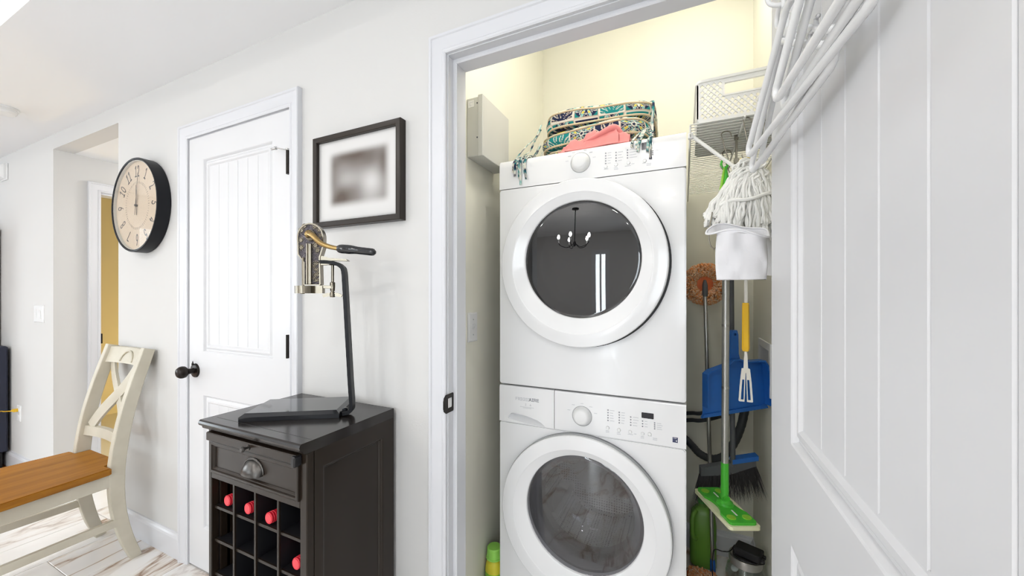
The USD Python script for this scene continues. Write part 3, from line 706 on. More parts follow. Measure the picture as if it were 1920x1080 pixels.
# side panels: frame with a recessed field on the outside
for x0, x1, s in ((KX0, KX0 + .022, -1), (KX1 - .022, KX1, 1)):
    xo = x1 if s > 0 else x0
    fr = sbox(KYF + .0225, .0, KYB, .876).difference(sbox(KYF + .048, .10, KYB - .048, .826))
    p = wc.add('side_panel', cat(prism(fr, 'x', x0, x1), bx(min(xo - s * .010, x0 if s > 0 else x1), max(xo - s * .010, x0 if s > 0 else x1), KYF + .04, KYB - .04, .09, .836, 0)), 'black_paint', False)
    mo = loft_rect(KYF + .048, KYB - .048, .10, .826, [(0, 0), (-.003, -.001), (-.006, -.005), (-.009, -.0055), (-.012, -.010)], 0)
    mo = xf(mo, rotz=90 * s); 
    if s < 0: mo.vertices[:, 1] += KYF + KYB
    mo.vertices[:, 0] += xo
    wc.add('side_moulding', mo, 'black_paint', 20, parent=p)
wc.add('back_panel', bx(KX0 + .02, KX1 - .02, KYB - .008, KYB, .05, .876, 0), 'black_inside', False)
gx0, gx1 = -1.306, -.906
stile = cat(bx(KX0, gx0, KYF, KYF + .022, 0, .876), bx(gx1, KX1, KYF, KYF + .022, 0, .876))
wc.add('face_frame', cat(stile, bx(gx0, gx1, KYF, KYF + .022, .728, .748), bx(gx0, gx1, KYF, KYF + .022, .05, .128)), 'black_paint', False)
# pull-out tray under the top
ty = wc.add('pull_out_tray', bx(-1.304, -.9015, .640, .90, .848, .873, .002), 'black_paint', False)
wc.add('tray_end', bx(-.912, -.896, .632, .655, .844, .872, .003), 'black_inside', False, parent=ty)
wc.add('tray_knob', lathe([(0, .020), (.005, .020), (.0075, .017), (.0075, .013), (.004, .009), (.0035, .002), (.008, .0015), (.008, 0), (0, 0)], 24, 'y-', (-1.098, .640, .861)), 'pewter_dark', 40, parent=ty, label='small dark metal knob')
dx0, dx1, dz0, dz1 = -1.300, -.904, .750, .844
dw = wc.add('drawer', bx(dx0 + .016, dx1 - .016, .656, .93, dz0 + .016, dz1 - .012, 0), 'black_paint', False)
wc.add('drawer_frame', loft_rect(dx0, dx1, dz0, dz1, [(0, 0), (0, .008), (-.003, .010), (-.009, .010), (-.011, .006), (-.014, .0055), (-.017, .002), (-.017, 0)], .657, closed=True), 'black_paint', False, parent=dw)
# cup pull
cup = []
na, nb = 24, 10
for i in range(na + 1):
    a = PI * i / na
    for j in range(nb + 1):
        b = PI / 2 * j / nb
        cup.append((-1.099 + .040 * math.cos(a) * (1 - .0 * j), .656 - .024 * math.sin(b) * (math.sin(a) ** .6 if 0 < i < na else 0), .792 + .030 * math.sin(a) * math.cos(b) + 0 * b - .010 * math.sin(b)))
cf = []
for i in range(na):
    for j in range(nb):
        a, b, c, d = i * (nb + 1) + j, (i + 1) * (nb + 1) + j, (i + 1) * (nb + 1) + j + 1, i * (nb + 1) + j + 1; cf += [[a, b, c], [a, c, d]]
wc.add('cup_pull', cat(trimesh.Trimesh(cup, cf, process=False), tube([(-1.099 + .043 * math.cos(a), .655, .790 + .034 * math.sin(a)) for a in np.linspace(-.05, PI + .05, 25)], .0035, 8)), 'pewter_dark', 40, parent=dw, label='dark metal cup pull')
vx = [-1.2005, -1.1005, -1.0005]; rz = [.636, .534, .432, .330, .228]
for x in vx:
    p = wc.add('divider', bx(x - .004, x + .004, KYF + .009, KYB - .01, .128, .728, 0), 'black_inside', False)  # cell faces blacker than the cabinet paint, shade put into their colour
    wc.add('front_edge', bx(x - .0042, x + .0042, KYF + .004, KYF + .010, .128, .728, .001), 'black_paint', False, parent=p)
for z in rz:
    p = wc.add('shelf', bx(gx0, gx1, KYF + .014, KYB - .01, z - .004, z + .004, 0), 'black_inside', False)
    wc.add('front_edge', bx(gx0, gx1, KYF + .009, KYF + .015, z - .0042, z + .0042, .001), 'black_paint', False, parent=p)
for x in (gx0, gx1): wc.add('cell_liner', bx(x - .0015 if x == gx0 else x, x if x == gx0 else x + .0015, KYF + .022, KYB - .01, .128, .728, 0), 'black_inside', False)  # black sheets that darken the cell sides like shade
wc.add('bottom', bx(gx0, gx1, KYF + .01, KYB - .01, .120, .128, 0), 'black_paint', False)

# wine bottles, lying neck outwards
def bottle_parts(t):
    t.add('glass_body', xf(lathe([(0, -.292), (.030, -.292), (.0345, -.288), (.0345, -.115), (.030, -.095), (.018, -.075), (.0142, -.065), (.0142, -.006), (0, -.006)], 32), rotx=90), 'bottle_glass', 30, local=True, label='dark glass body')
    cp = t.add('capsule', xf(lathe([(.0148, -.062), (.0152, -.060), (.0150, -.016), (.0158, -.0155), (.0158, -.013), (.0150, -.0125), (.0150, -.010), (.0158, -.0095), (.0158, -.007), (.0152, -.0065), (.0156, -.0015), (.0145, 0), (.012, -.0005), (0, -.0008), (0, -.002), (.014, -.010), (.0145, -.062), (.0148, -.062)], 32), rotx=90), 'red_foil', 40, local=True, label='red foil capsule')
    t.add('capsule_top', xf(lathe([(0, .0004), (.0118, .0002), (.0118, -.0006), (0, -.0006)], 28), rotx=90), 'red_foil_top', False, local=True, parent=cp)
bot = Thing('wine_bottle', 'red capped wine bottle in the leftmost cell of the top row', 'bottle', (-1.250, .668, .664), group='wine bottles in the cabinet')
bottle_parts(bot)
for (x, y, z, lb) in ((-1.150, .668, .664, 'red capped wine bottle in the second cell of the top row'), (-1.048, .664, .664, 'red capped wine bottle in the third cell of the top row'), (-.946, .672, .563, 'red capped wine bottle alone in the second row at the right')):
    copy_of(bot, (x, y, z), 0, lb)
for p in stage.GetPrimAtPath("/World").GetChildren():
    if p.GetName().startswith('wine_bottle'):
        UsdGeom.Xformable(p).AddRotateXOp().Set(-3.0)

# ------------------------------------------------------------------ bottle opener and its stand
ROT = 32.5
st = Thing('opener_stand', 'black metal stand with bent arm on top of the wine cabinet', 'stand', (-1.128, .822, .9066), ROT)
BW, BD = .142, .088
ch = .012
pts = [(a * BW, b * BD, .000) for a in (-1, 1) for b in (-1, 1)] + [(a * BW, b * BD, .013) for a in (-1, 1) for b in (-1, 1)] + [(a * (BW - ch), b * (BD - ch), .022) for a in (-1, 1) for b in (-1, 1)]
st.add('base_plate', hull(pts), 'gloss_black', False, local=True)
av = -.058
arm = [(.120, av, .008), (.146, av, .007), (.166, av, .012), (.172, av, .030), (.168, av, .10), (.160, av, .25), (.152, av, .40), (.148, av, .452), (.140, av, .466), (.126, av, .474), (.105, av, .478), (.078, av, .479)]
st.add('arm', bar(curve(arm, 66), .011, .034, up=(1, 0, .02)), 'black_metal', 20, local=True)
st.add('foot_bolt', lathe([(0, 0), (.008, 0), (.008, .006), (.004, .009), (0, .009)], 20, 'z', (.150, av, .014)), 'gloss_black', 30, local=True)

op = Thing('bottle_opener', 'ornate nickel lever wine opener clamped to the black stand', 'wine opener', (-1.128, .822, .906), ROT)
ux, vz = .000, .479                # clamp table edge in stand coordinates
# body plate with rounded top: narrow lower column, wide head
bodyp = unary_union([Point(-.012, .555).buffer(.043, 24), Polygon([(-.055, .555), (.031, .555), (.031, .525), (.020, .492), (.022, .360), (-.034, .360), (-.034, .475), (-.053, .500)])]).buffer(-.004).buffer(.004)
_add = op.add
def op_add(name, mesh, m, *a, **k):
    q = as_tri(mesh).copy(); v = q.vertices.copy(); v[:, 0] = v[:, 0] * (1. if name in ('lever', 'handle') else .88) + .064; v[:, 2] = np.where(v[:, 2] < .479, .479 + (v[:, 2] - .479) * .60, v[:, 2]); q.vertices = v
    return _add(name, q, m, *a, **k)
op.add = op_add
op.add('body', cat(prism(bodyp, 'y', av - .012, av + .012)), 'nickel', 20, local=True)
rimp = bodyp.difference(bodyp.buffer(-.004))
fp = op.add('ornate_face', prism(bodyp.buffer(-.0038), 'y', av - .0135, av - .0115), 'nickel_dark', 20, local=True, label='dark engraved face of scrolls and grapes')
op.add('face_rim', prism(rimp, 'y', av - .017, av - .011), 'nickel', 20, local=True, parent=fp)
rosettes = []
for (x, z, r) in ((-.042, .575, .007), (-.032, .588, .006), (.004, .588, .007), (.016, .578, .006), (-.044, .545, .007), (-.042, .522, .007), (.004, .530, .008), (.012, .515, .007), (.006, .470, .0095), (.008, .440, .008), (.008, .412, .010), (.008, .385, .008), (-.0, .455, .006), (.014, .425, .005), (.0, .395, .005), (.02, .56, .006)):
    for k in range(7):
        a = k * PI / 3; d = r * .62 if k < 6 else 0
        q = trimesh.creation.icosphere(1, r * .42); q.vertices *= [1, .55, 1]; q.apply_translation([x + d * math.cos(a), av - .0140, z + d * math.sin(a)]); rosettes.append(q)
    rosettes.append(tube([(x + r * 1.25 * math.cos(a), av - .0138, z + r * 1.25 * math.sin(a)) for a in np.linspace(0, 4.6, 14)], .0011, 6))
op.add('relief', cat(*rosettes), 'nickel', True, local=True, parent=fp, kind='stuff', label='raised scroll and grape relief')
op.add('slide_rail', cat(bx(-.024, -.019, av - .022, av - .012, .365, .535, .001), bx(-.012, -.007, av - .022, av - .012, .365, .535, .001), bx(-.0195, -.0115, av - .017, av - .012, .365, .535, .0005)), 'nickel', 20, local=True)
op.add('guide_rod', cat(tube([(-.036, av - .014, .352), (-.036, av - .014, .492)], .0042, 10), lathe([(0, -.012), (.006, -.012), (.0085, -.006), (.0085, .0), (.0075, .002), (.0085, .006), (.0085, .022), (.006, .027), (0, .027)], 20, 'z', (-.036, av - .018, .327))), 'nickel', 30, local=True)
op.add('bottle_jaw', cat(prism(Point(-.030, av - .014).buffer(.031, 20).difference(Point(-.030, av - .020).buffer(.022, 20)).union(sbox(-.03, av - .012, .026, av + .012)), 'z', .318, .356)), 'nickel', 30, local=True)
hubp = op.add('pivot', lathe([(0, .018), (.010, .018), (.017, .012), (.018, .0), (0, 0)], 28, 'y-', (-.010, av - .012, .560)), 'nickel', 30, local=True)
lev = curve([(-.010, av - .030, .562), (.006, av - .044, .556), (.030, av - .054, .534), (.056, av - .060, .522), (.092, av - .064, .514)], 28)
op.add('lever', cat(tube(lev, np.linspace(.0095, .0062, len(lev)), 14), trimesh.creation.icosphere(2, .0125).apply_translation([-.010, av - .028, .562])), 'brass', True, local=True, label='curved brass lever')
hp_ = curve([(.084, av - .0635, .5152), (.120, av - .068, .5125), (.160, av - .072, .508), (.196, av - .076, .504)], 21)
op.add('handle', tube(hp_, np.interp(np.linspace(0, 1, len(hp_)), [0, .04, .12, .35, .5, .9, .97, 1], [.009, .0122, .0135, .0135, .0112, .0112, .009, .004]), 20), 'gloss_black', 50, local=True, label='glossy black handle')
br = unary_union([Polygon([(.018, .500), (.050, .492), (.105, .489), (.110, .485), (.110, .4835), (.015, .4835)]), Polygon([(.015, .473), (.060, .473), (.060, .469), (.018, .462)])])
op.add('clamp_bracket', prism(br, 'y', av - .014, av + .014), 'nickel', 20, local=True)
op.add('clamp_arm', cat(bar([(.015, av, .352), (.060, av, .350)], .016, .016, up=(0, 0, 1))), 'nickel', 20, local=True)
cs = op.add('clamp_screw', cat(tube([(.056, av, .318), (.056, av, .466)], .0048, 12), lathe([(0, -.022), (.0075, -.022), (.0085, 0), (.0085, .022), (.005, .026), (0, .026)], 20, 'z', (.056, av, .352)), lathe([(0, 0), (.012, 0), (.010, .006), (0, .006)], 20, 'z', (.056, av, .464))), 'nickel', 30, local=True)
wing = cat(*[hull([(.056 + s * a, av + b, z + .0) for a, z in ((.0, .322), (.0, .306), (.030, .298), (.034, .310), (.022, .318)) for b in (-.004, .004)]) for s in (-1, 1)])
op.add('wing_nut', cat(wing, lathe([(0, .296), (.008, .298), (.010, .310), (.007, .326), (0, .330)], 16, 'z', (.056, av, 0))), 'nickel', 30, local=True, parent=cs)

# ------------------------------------------------------------------ stacked dryer and washer
WX0, WX1, WY, WYB = -.6805, .0055, 1.361, 2.055
WXC = (WX0 + WX1) / 2
def disk_poly(x, z, r): return Point(x, z).buffer(r, 48)
def dashes(rows):
    out = []
    for x, z, w in rows: out.append(bx(x, x + w, WY - .0005, WY + .001, z, z + .0022, 0))
    return out
def dot(x, z, r=.0026): return lathe([(0, .0006), (r, .0006), (r, 0), (0, 0)], 10, 'y-', (x, WY, z))

def machine(kind):
    dry = kind == 'dryer'
    z0, z1 = (.9265, 1.8244) if dry else (.012, .9205)
    zp = 1.7075 if dry else .775          # bottom of the control panel
    cx, cz, R = (-.350, 1.398, .305) if dry else (-.343, .466, .308)
    gx, gzc, gr = (-.345, 1.412, .213) if dry else (-.338, .486, .213)
    t = Thing('clothes_dryer' if dry else 'washing_machine', 'white front loading dryer stacked on top of the washing machine' if dry else 'white front loading washing machine under the dryer', 'dryer' if dry else 'washing machine', (WXC, (WY + WYB) / 2, z0))
    cab = sbox(WX0 + .003, z0, WX1 - .003, z1 - .004).buffer(-.012).buffer(.012).difference(disk_poly(gx, gzc, gr + .01))
    t.add('cabinet', cat(bx(WX0 + .003, WX0 + .010, WY + .022, WYB, z0, z1 - .006, .002), bx(WX1 - .010, WX1 - .003, WY + .022, WYB, z0, z1 - .006, .002), bx(WX0 + .003, WX1 - .003, WYB - .01, WYB, z0, z1 - .006, .002),
          bx(WX0 + .003, WX1 - .003, WY + .022, WYB, z1 - .016, z1 - .006, .003), bx(WX0 + .003, WX1 - .003, WY + .022, WYB, z0, z0 + .01, .002)), 'white_enamel', False)
    # lower front panel
    zt = zp - .002
    outer = sbox(WX0, z0, WX1, zt).buffer(-.010).buffer(.010).difference(disk_poly(gx, gzc, gr + .004))
    inner = sbox(WX0 + .004, z0 + .004, WX1 - .004, zt - .0015 if dry else zt - .0015).buffer(-.010).buffer(.010).difference(disk_poly(gx, gzc, gr + .004))
    t.add('front_panel', cat(prism(outer, 'y', WY + .004, WY + .028), prism(inner, 'y', WY, WY + .006)), 'white_enamel', 30)
    # control panel: rounded top edge
    prof = [(WY + .0, zp), (WY, z1 - .030), (WY + .003, z1 - .012), (WY + .010, z1 - .003), (WY + .022, z1), (WY + .075, z1), (WY + .075, zp)] if dry else [(WY, zp), (WY, z1 - .007), (WY + .004, z1 - .001), (WY + .010, z1), (WY + .06, z1), (WY + .06, zp)]
    if dry:
        cp = t.add('control_panel', prism(Polygon(prof), 'x', WX0, WX1), 'white_enamel', 40)
    else:
        cp = t.add('control_panel', cat(prism(Polygon(prof), 'x', -.4475, WX1)), 'white_enamel', 40)
        # detergent drawer with a scooped handle
        d = prism(Polygon(prof), 'x', WX0, -.4495)
        D = manifold3d.Manifold(manifold3d.Mesh(d.vertices.astype(np.float32), d.faces.astype(np.uint32)))
        sc = [(-.643, .789), (-.640, .800), (-.628, .811), (-.608, .815), (-.560, .806), (-.520, .796), (-.500, .786), (-.486, .776), (-.560, .780)]
        scoop = hull([(x, WY - .01, z) for x, z in sc] + [(x, WY + .002, z) for x, z in sc] + [(x * .78 - .575 * .22 + .0, WY + .026, .8075 + (z - .806) * .35) for x, z in sc])
        Sc = manifold3d.Manifold(manifold3d.Mesh(scoop.vertices.astype(np.float32), scoop.faces.astype(np.uint32)))
        t.add('detergent_drawer', D - Sc, 'white_enamel', 40)
        bp = t.add('brand_lettering', text_y('AIRE', .0115, -.532, .8735, WY, True, sx=1.15), 'print_grey', False)
        t.add('brand_lettering', text_y('FRIGID', .0115, -.578, .8725, WY, True, sx=1.15), 'print_pale', False, label='pale lettering')  # first letters printed paler than the rest
        t.add('panel_print', cat(*[bx(x, x + w, WY - .0005, WY + .001, z, z + .0016, 0) for x, z, w in ((-.590, .842, .058), (-.578, .838, .036))], text_y('2', .008, -.566, .853, WY, True), text_y('4', .008, -.546, .853, WY, True)), 'print_pale', False)
    # knob
    kx, kz = (-.348, 1.770) if dry else (-.342, .838)
    k = t.add('dial_knob', lathe([(0, .024), (.020, .0235), (.027, .020), (.0305, .014), (.0345, .003), (.0355, 0), (0, 0)], 48, 'y-', (kx, WY, kz)), 'white_plastic', 40)
    t.add('knob_ring', lathe([(.0356, 0), (.0372, 0), (.0372, .0012), (.0356, .0012), (.0356, 0)], 48, 'y-', (kx, WY, kz)), 'ring_silver', 40, parent=k)
    nz = kz + (.0 if dry else 0)
    ds = []
    for a in (205, 160, 125, 90, 55, 20) if not dry else (165, 140, 115, 75, 45, 15):
        r = .047; x, z = kx + r * math.cos(math.radians(a)), kz + r * math.sin(math.radians(a)) * .95
        if not dry and a == 205: continue
        w = .011; ds.append(bx(x - (w if x < kx - .01 else (0 if x > kx + .01 else w / 2)), x + (0 if x < kx - .01 else (w if x > kx + .01 else w / 2)), WY - .0005, WY + .001, z, z + .002, 0))
    # display
    if dry: dxa, dxb, dza, dzb = -.134, -.098, 1.782, 1.806
    else: dxa, dxb, dza, dzb = -.134, -.095, .8605, .8795
    t.add('display', prism(sbox(dxa, dza, dxb, dzb).buffer(-.002).buffer(.002), 'y', WY - .0012, WY + .002), 'display_black', False, label='small black display window', parent=cp)
    dots, prn = [], []
    cols = [(-.256, 1.790, 5, .0092, .016), (-.220, 1.787, 4, .0098, .018), (-.181, 1.7895, 4, .0092, .036), (-.098, 1.773, 3, .0062, .026)] if dry else \
           [(-.248, .872, 5, .0092, .016), (-.209, .869, 5, .0092, .015), (-.170, .858, 4, .0094, .020), (-.131, .8495, 3, .0092, .012), (-.092, .8485, 4, .0066, .018)]
    for x, z, n, dz, w in cols:
        for i in range(n):
            r = random.Random(int(1000 * abs(x)) + i); dots.append(dot(x, z - i * dz)); prn.append((x + .007, z - i * dz - .001, w * (.55 + .5 * r.random())))
    rows = [(-.263, 1.732, .016), (-.227, 1.732, .013), (-.227, 1.727, .015), (-.190, 1.733, .020), (-.168, 1.738, .010), (-.132, 1.735, .012), (-.118, 1.731, .015), (-.118, 1.726, .014)] if dry else \
           [(-.256, .797, .012), (-.256, .792, .012), (-.217, .796, .011), (-.217, .791, .013), (-.180, .796, .018), (-.159, .800, .008), (-.137, .795, .011), (-.137, .790, .011), (-.114, .801, .013), (-.098, .795, .014), (-.098, .790, .014)]
    t.add('indicator_dot', cat(*dots), 'print_grey', False, parent=cp, kind='stuff')
    t.add('panel_lettering', cat(*dashes(prn + rows), *ds), 'print_pale', False, parent=cp, kind='stuff')
    btn = [(-.256, 1.741), (-.220, 1.744), (-.178, 1.744), (-.124, 1.743)] if dry else [(-.249, .809), (-.210, .807), (-.172, .806), (-.131, .806), (-.108, .808)]
    for x, z in btn:
        t.add('button', lathe([(0, .003), (.0045, .0028), (.0062, .001), (.0065, 0), (0, 0)], 20, 'y-', (x, WY, z)), 'white_plastic', 40, parent=cp)
    if not dry:
        t.add('energy_badge', prism(sbox(-.036, .7925, -.020, .8095), 'y', WY - .0006, WY + .001), 'estar_blue', False, label='small dark blue square badge')
        star = Polygon([(.5 + (.30 if i % 2 == 0 else .13) * math.cos(i * PI / 5 + PI / 2), .42 + (.30 if i % 2 == 0 else .13) * math.sin(i * PI / 5 + PI / 2)) for i in range(10)])
        sw_ = unary_union([affinity.translate(affinity.scale(star, .011, .011, origin=(0, 0)), -.0295, .7935), sbox(-.034, .806, -.024, .8072)])
        t.add('badge_print', prism(sw_, 'y', WY - .0009, WY), 'label_white', False)
        for s in (-.28, .28):
            for yy in (WY + .08, WYB - .08):
                t.add('foot', lathe([(0, 0), (.022, 0), (.022, .006), (.010, .010), (.010, .02), (0, .02)], 20, 'z', (WXC + s, yy, 0)), 'grey_rubber', 30)
    # round door: ring in the door gap, white ring, glass bowl, drum
    o = (cx, WY, cz)
    hh = .038 if dry else .040
    base = .005 if dry else .014
    t.add('door_seal', lathe([(R - .020, 0.), (R - (.0 if dry else -.001), 0.), (R - (.0 if dry else -.001), .004 if dry else base), (R - .020, .004 if dry else base), (R - .020, 0.)], 96, 'y-', (cx + (.0065 if dry else 0), WY, cz - (.002 if dry else 0))), 'black_inside' if dry else 'seal_grey', 40)  # dryer ring is black and offset, standing in for shade in the door gap
    # ring sections run from the outer rim to the glass; the glass sits a little higher than the rim
    prof = [(R - .002, base), (R, base + .001), (R, hh - .008), (R - .001, hh - .003), (R - .004, hh - .0005), (R - .008, hh), (R - .030, hh + .0015), (R - .046, hh + .0015), (R - .049, hh + .0008), (R - .051, hh - .001)]
    n = 96; V, f = [], []
    tail = [(gr + .006, hh - .012), (gr + .002, hh - .015), (gr + .0005, hh - .018), (gr, hh - .022), (gr, .0)]
    rings = [(cx, cz, r, d) for r, d in prof] + [(gx, gzc, r, d) for r, d in tail]
    for (X0, Z0, r, d) in rings:
        for q in range(n):
            a = 2 * PI * q / n; V.append((X0 + r * math.cos(a), WY - d, Z0 + r * math.sin(a)))
    for i in range(len(rings) - 1):
        for q in range(n):
            a, b, c, d = i * n + q, i * n + (q + 1) % n, (i + 1) * n + (q + 1) % n, (i + 1) * n + q; f += [[a, b, c], [a, c, d]]
    ring = trimesh.Trimesh(V, f, process=False); 
    if (ring.face_normals[:, 1] * ring.area_faces).sum() > 0: ring.invert()
    dr = t.add('door', ring, 'white_enamel', 25)
    if not dry:
        t.add('door_edge_ring', lathe([(R + .0005, base), (R + .002, base), (R + .002, hh - .013), (R + .0005, hh - .013), (R + .0005, base)], 96, 'y-', o), 'ring_silver', 40, parent=dr)
    go = (gx, WY, gzc)
    sag = .004 if dry else .010
    gp = [(gr * q, hh - .022 + sag * (1 - q * q)) for q in np.linspace(0, 1, 20)]
    t.add('door_glass', lathe(gp + [(gr * q, hh - .025 + sag * (1 - q * q)) for q in np.linspace(1, 0, 20)], 72, 'y-', go), 'dryer_glass' if dry else 'washer_glass', True, parent=dr, label='dark tinted round glass')
    if dry:
        t.add('inner_ring', lathe([(gr, .0), (gr - .014, -.004), (gr - .022, -.02), (gr - .03, -.06), (gr, -.06), (gr, .0)], 72, 'y-', go), 'gasket_grey', 40)
        t.add('drum', lathe([(gr - .03, -.05), (.275, -.07), (.275, -.55), (0, -.57)], 72, 'y-', go), 'dryer_drum', 40)
    else:
        t.add('inner_ring', lathe([(gr, .0), (gr - .012, .004), (gr - .026, -.010), (gr - .034, -.020), (gr - .034, -.05), (gr, -.05), (gr, .0)], 72, 'y-', go), 'gasket_grey', 40, label='dark grey rubber ring')
        t.add('glass_bowl', lathe([(gr - .034, -.015), (gr - .045, -.06), (gr - .075, -.10), (.09, -.12), (0, -.125), (0, -.128), (.09, -.123), (gr - .073, -.103), (gr - .043, -.06), (gr - .032, -.015)], 72, 'y-', go), 'pane_glass', True)
        t.add('gasket', lathe([(gr - .03, -.05), (gr - .02, -.075), (gr - .03, -.10), (gr - .012, -.115), (gr + .04, -.125)], 72, 'y-', go), 'gasket_grey', 40)
        drm = t.add('drum', lathe([(gr + .0, -.118), (.262, -.135), (.265, -.15), (.265, -.46), (.25, -.475), (.15, -.48), (0, -.48)], 96, 'y-', go), 'drum_steel', 40, label='steel drum with punched holes')
        t.add('drum_lip', lathe([(gr - .006, -.116), (gr + .006, -.112), (gr + .030, -.118), (gr + .030, -.130), (gr, -.130), (gr - .006, -.116)], 96, 'y-', go), 'drum_plain', 40, parent=drm)
        for k3 in range(3):
            a = math.radians(100 + 120 * k3); e = np.array([math.cos(a), 0, math.sin(a)]); tt = np.array([-math.sin(a), 0, math.cos(a)])
            c0 = np.array([gx, WY, gzc])
            pts = [c0 + e * r + tt * w_ + np.array([0, y, 0]) for y in (.16, .45) for r, w_ in ((.264, -.04), (.264, .04), (.205, -.012), (.205, .012))]
            t.add('drum_lifter', hull(pts), 'drum_plain', 30, parent=drm)
    return t
washer = machine('washer'); dryer = machine('dryer')

# ------------------------------------------------------------------ cushions with ties, pink cloth on the dryer
TEAL, NAVY, AQUA, WHT, YEL, SAND = [np.array(c) for c in ((.015, .22, .22), (.016, .022, .06), (.22, .47, .45), (.70, .68, .60), (.62, .50, .06), (.56, .46, .36))]
def tile_pattern(u, v, seed=0):
    """printed cotton: teal squares with white leaf sprays alternate with navy eight petal flowers that have yellow dots."""
    T = .100; a, b = u / T + seed * .37, v / T + .5 + seed * .21
    ia, ib = np.floor(a), np.floor(b); p, q = a - ia - .5, b - ib - .5
    r = np.hypot(p, q); th = np.arctan2(q, p); odd = ((ia + ib) % 2 == 0)
    col = np.empty(u.shape + (3,)); col[:] = TEAL
    ph = np.abs(((th / (PI / 4)) % 1) - .5) * 2          # 0 on a petal axis, 1 between petals
    w = .5 * np.sin(np.clip(r / .56, 0, 1) * PI) ** .8
    # flower cells
    fl_ = np.empty_like(col); fl_[:] = NAVY
    fl_[(r > .52)] = TEAL
    fl_[ph < w * 1.9] = WHT; fl_[ph < w * 1.55] = NAVY; fl_[ph < w * .9] = WHT; fl_[ph < w * .70] = AQUA
    fl_[(ph < .30) & (np.abs(r - .30) < .07)] = YEL
    fl_[r < .10] = WHT; fl_[r < .06] = NAVY
    # leaf spray cells
    lf = np.empty_like(col); lf[:] = TEAL
    th5 = np.arctan2(q + .5, p); r5 = np.hypot(p, q + .5); ph5 = np.abs(((th5 / (PI / 6)) % 1) - .5) * 2
    w5 = .55 * np.sin(np.clip((r5 - .12) / .72, 0, 1) * PI)
    lf[ph5 < w5] = WHT; lf[ph5 < w5 * .55] = TEAL
    alt = ((ia + 2 * ib) % 4 < 2)
    base2 = np.where(alt[..., None], NAVY, TEAL); lf = np.where((np.abs(lf - TEAL).sum(-1) < 1e-6)[..., None], base2, lf)
    lf = np.where(((ph5 < w5 * .75) & alt)[..., None], SAND, lf); lf = np.where(((ph5 < w5 * .4) & alt)[..., None], NAVY, lf)
    m = np.maximum(np.abs(p), np.abs(q)); lf[(m > .455)] = WHT; fl_[(m > .465)] = SAND
    return np.where(odd[..., None], fl_, lf)
def paisley(u, v, seed=0):
    n1 = meshkit.fbm(np.stack([u * 55 + seed, v * 55, u * 0 + seed], -1), 2, seed); n2 = meshkit.noise(np.stack([u * 38 - seed, v * 38, u * 0], -1), seed + 9)
    col = np.empty(u.shape + (3,)); col[:] = WHT
    col[np.abs(n1 - .5) < .05] = TEAL; col[n2 > .66] = AQUA; col[(n2 > .72) & (n1 > .5)] = NAVY; col[(n2 < .25)] = NAVY; col[n2 < .19] = YEL
    return col
def cushion(cx, cy, z0, hgt, rot, label, seed, a=.226, b=.215, sag=0.):
    t = Thing('seat_cushion', label, 'cushion', (cx, cy, z0), rot, 'patterned cushions stacked on the dryer')
    N = 480; th = np.linspace(0, 2 * PI, N, endpoint=False); e = 5.0
    k = (np.abs(np.cos(th)) ** e + np.abs(np.sin(th)) ** e) ** (-1 / e); ox, oy = a * k * np.cos(th), b * k * np.sin(th)
    L = np.r_[0, np.cumsum(np.hypot(np.diff(ox), np.diff(oy)))]
    H = hgt
    prof = [(0.0, H * .92), (.4, H * .93), (.7, H * .93), (.85, H * .92), (.93, H * .88), (.97, H * .81), (.985, H * .71)]
    nb_ = 22
    band = [(.985 + .034 * math.sin(PI * q / nb_), H * (.71 - .60 * q / nb_)) for q in range(1, nb_)]
    prof = prof + band + [(.985, H * .11), (.94, H * .05), (.8, H * .01), (.4, 0), (0, 0)]
    X_, Y_, Z_, C = [], [], [], []
    for i, (f, z) in enumerate(prof):
        x, y = ox * f, oy * f
        P3 = np.stack([x * 9, y * 9, np.full(N, z * 14 + seed)], -1)
        d = (meshkit.fbm(P3, 3, seed) - .5)
        wz = .008 * np.sin(th * 3 + seed) * f * f * (.3 if z < H * .3 else 1) + d * .010 * f
        X_.append(x * (1 + d * .035)); Y_.append(y * (1 + d * .035)); Z_.append(z + wz * (z / H) - sag * f * f * np.clip(-np.cos(th), 0, 1) * (z / H))
        if 6 <= i <= 6 + nb_: C.append(tile_pattern(L, np.full(N, z - H / 2), seed))
        elif i < 6: C.append(np.where((meshkit.noise(np.stack([x * 20, y * 20, x * 0], -1), seed) > .2)[:, None], paisley(x, y, seed), WHT))
        else: C.append(tile_pattern(x, y, seed))
    V = np.stack([np.concatenate(X_), np.concatenate(Y_), np.concatenate(Z_)], -1); f = []
    for i in range(len(prof) - 1):
        q = np.arange(N); r = (q + 1) % N; A0, B0, C0, D0 = i * N + q, i * N + r, (i + 1) * N + r, (i + 1) * N + q
        f += [np.stack([A0, D0, C0], -1), np.stack([A0, C0, B0], -1)]
    t.add('cover', trimesh.Trimesh(V, np.vstack(f), process=False), 'printed_fabric', local=True, col=np.vstack(C))
    for i in (6, 6 + nb_):
        ring = np.stack([X_[i], Y_[i], Z_[i]], -1)[::3]; ring[:, :2] *= 1.006
        t.add('piping', tube(ring, .0042, 8, closed=True), 'tan_piping', True, local=True)
    return t
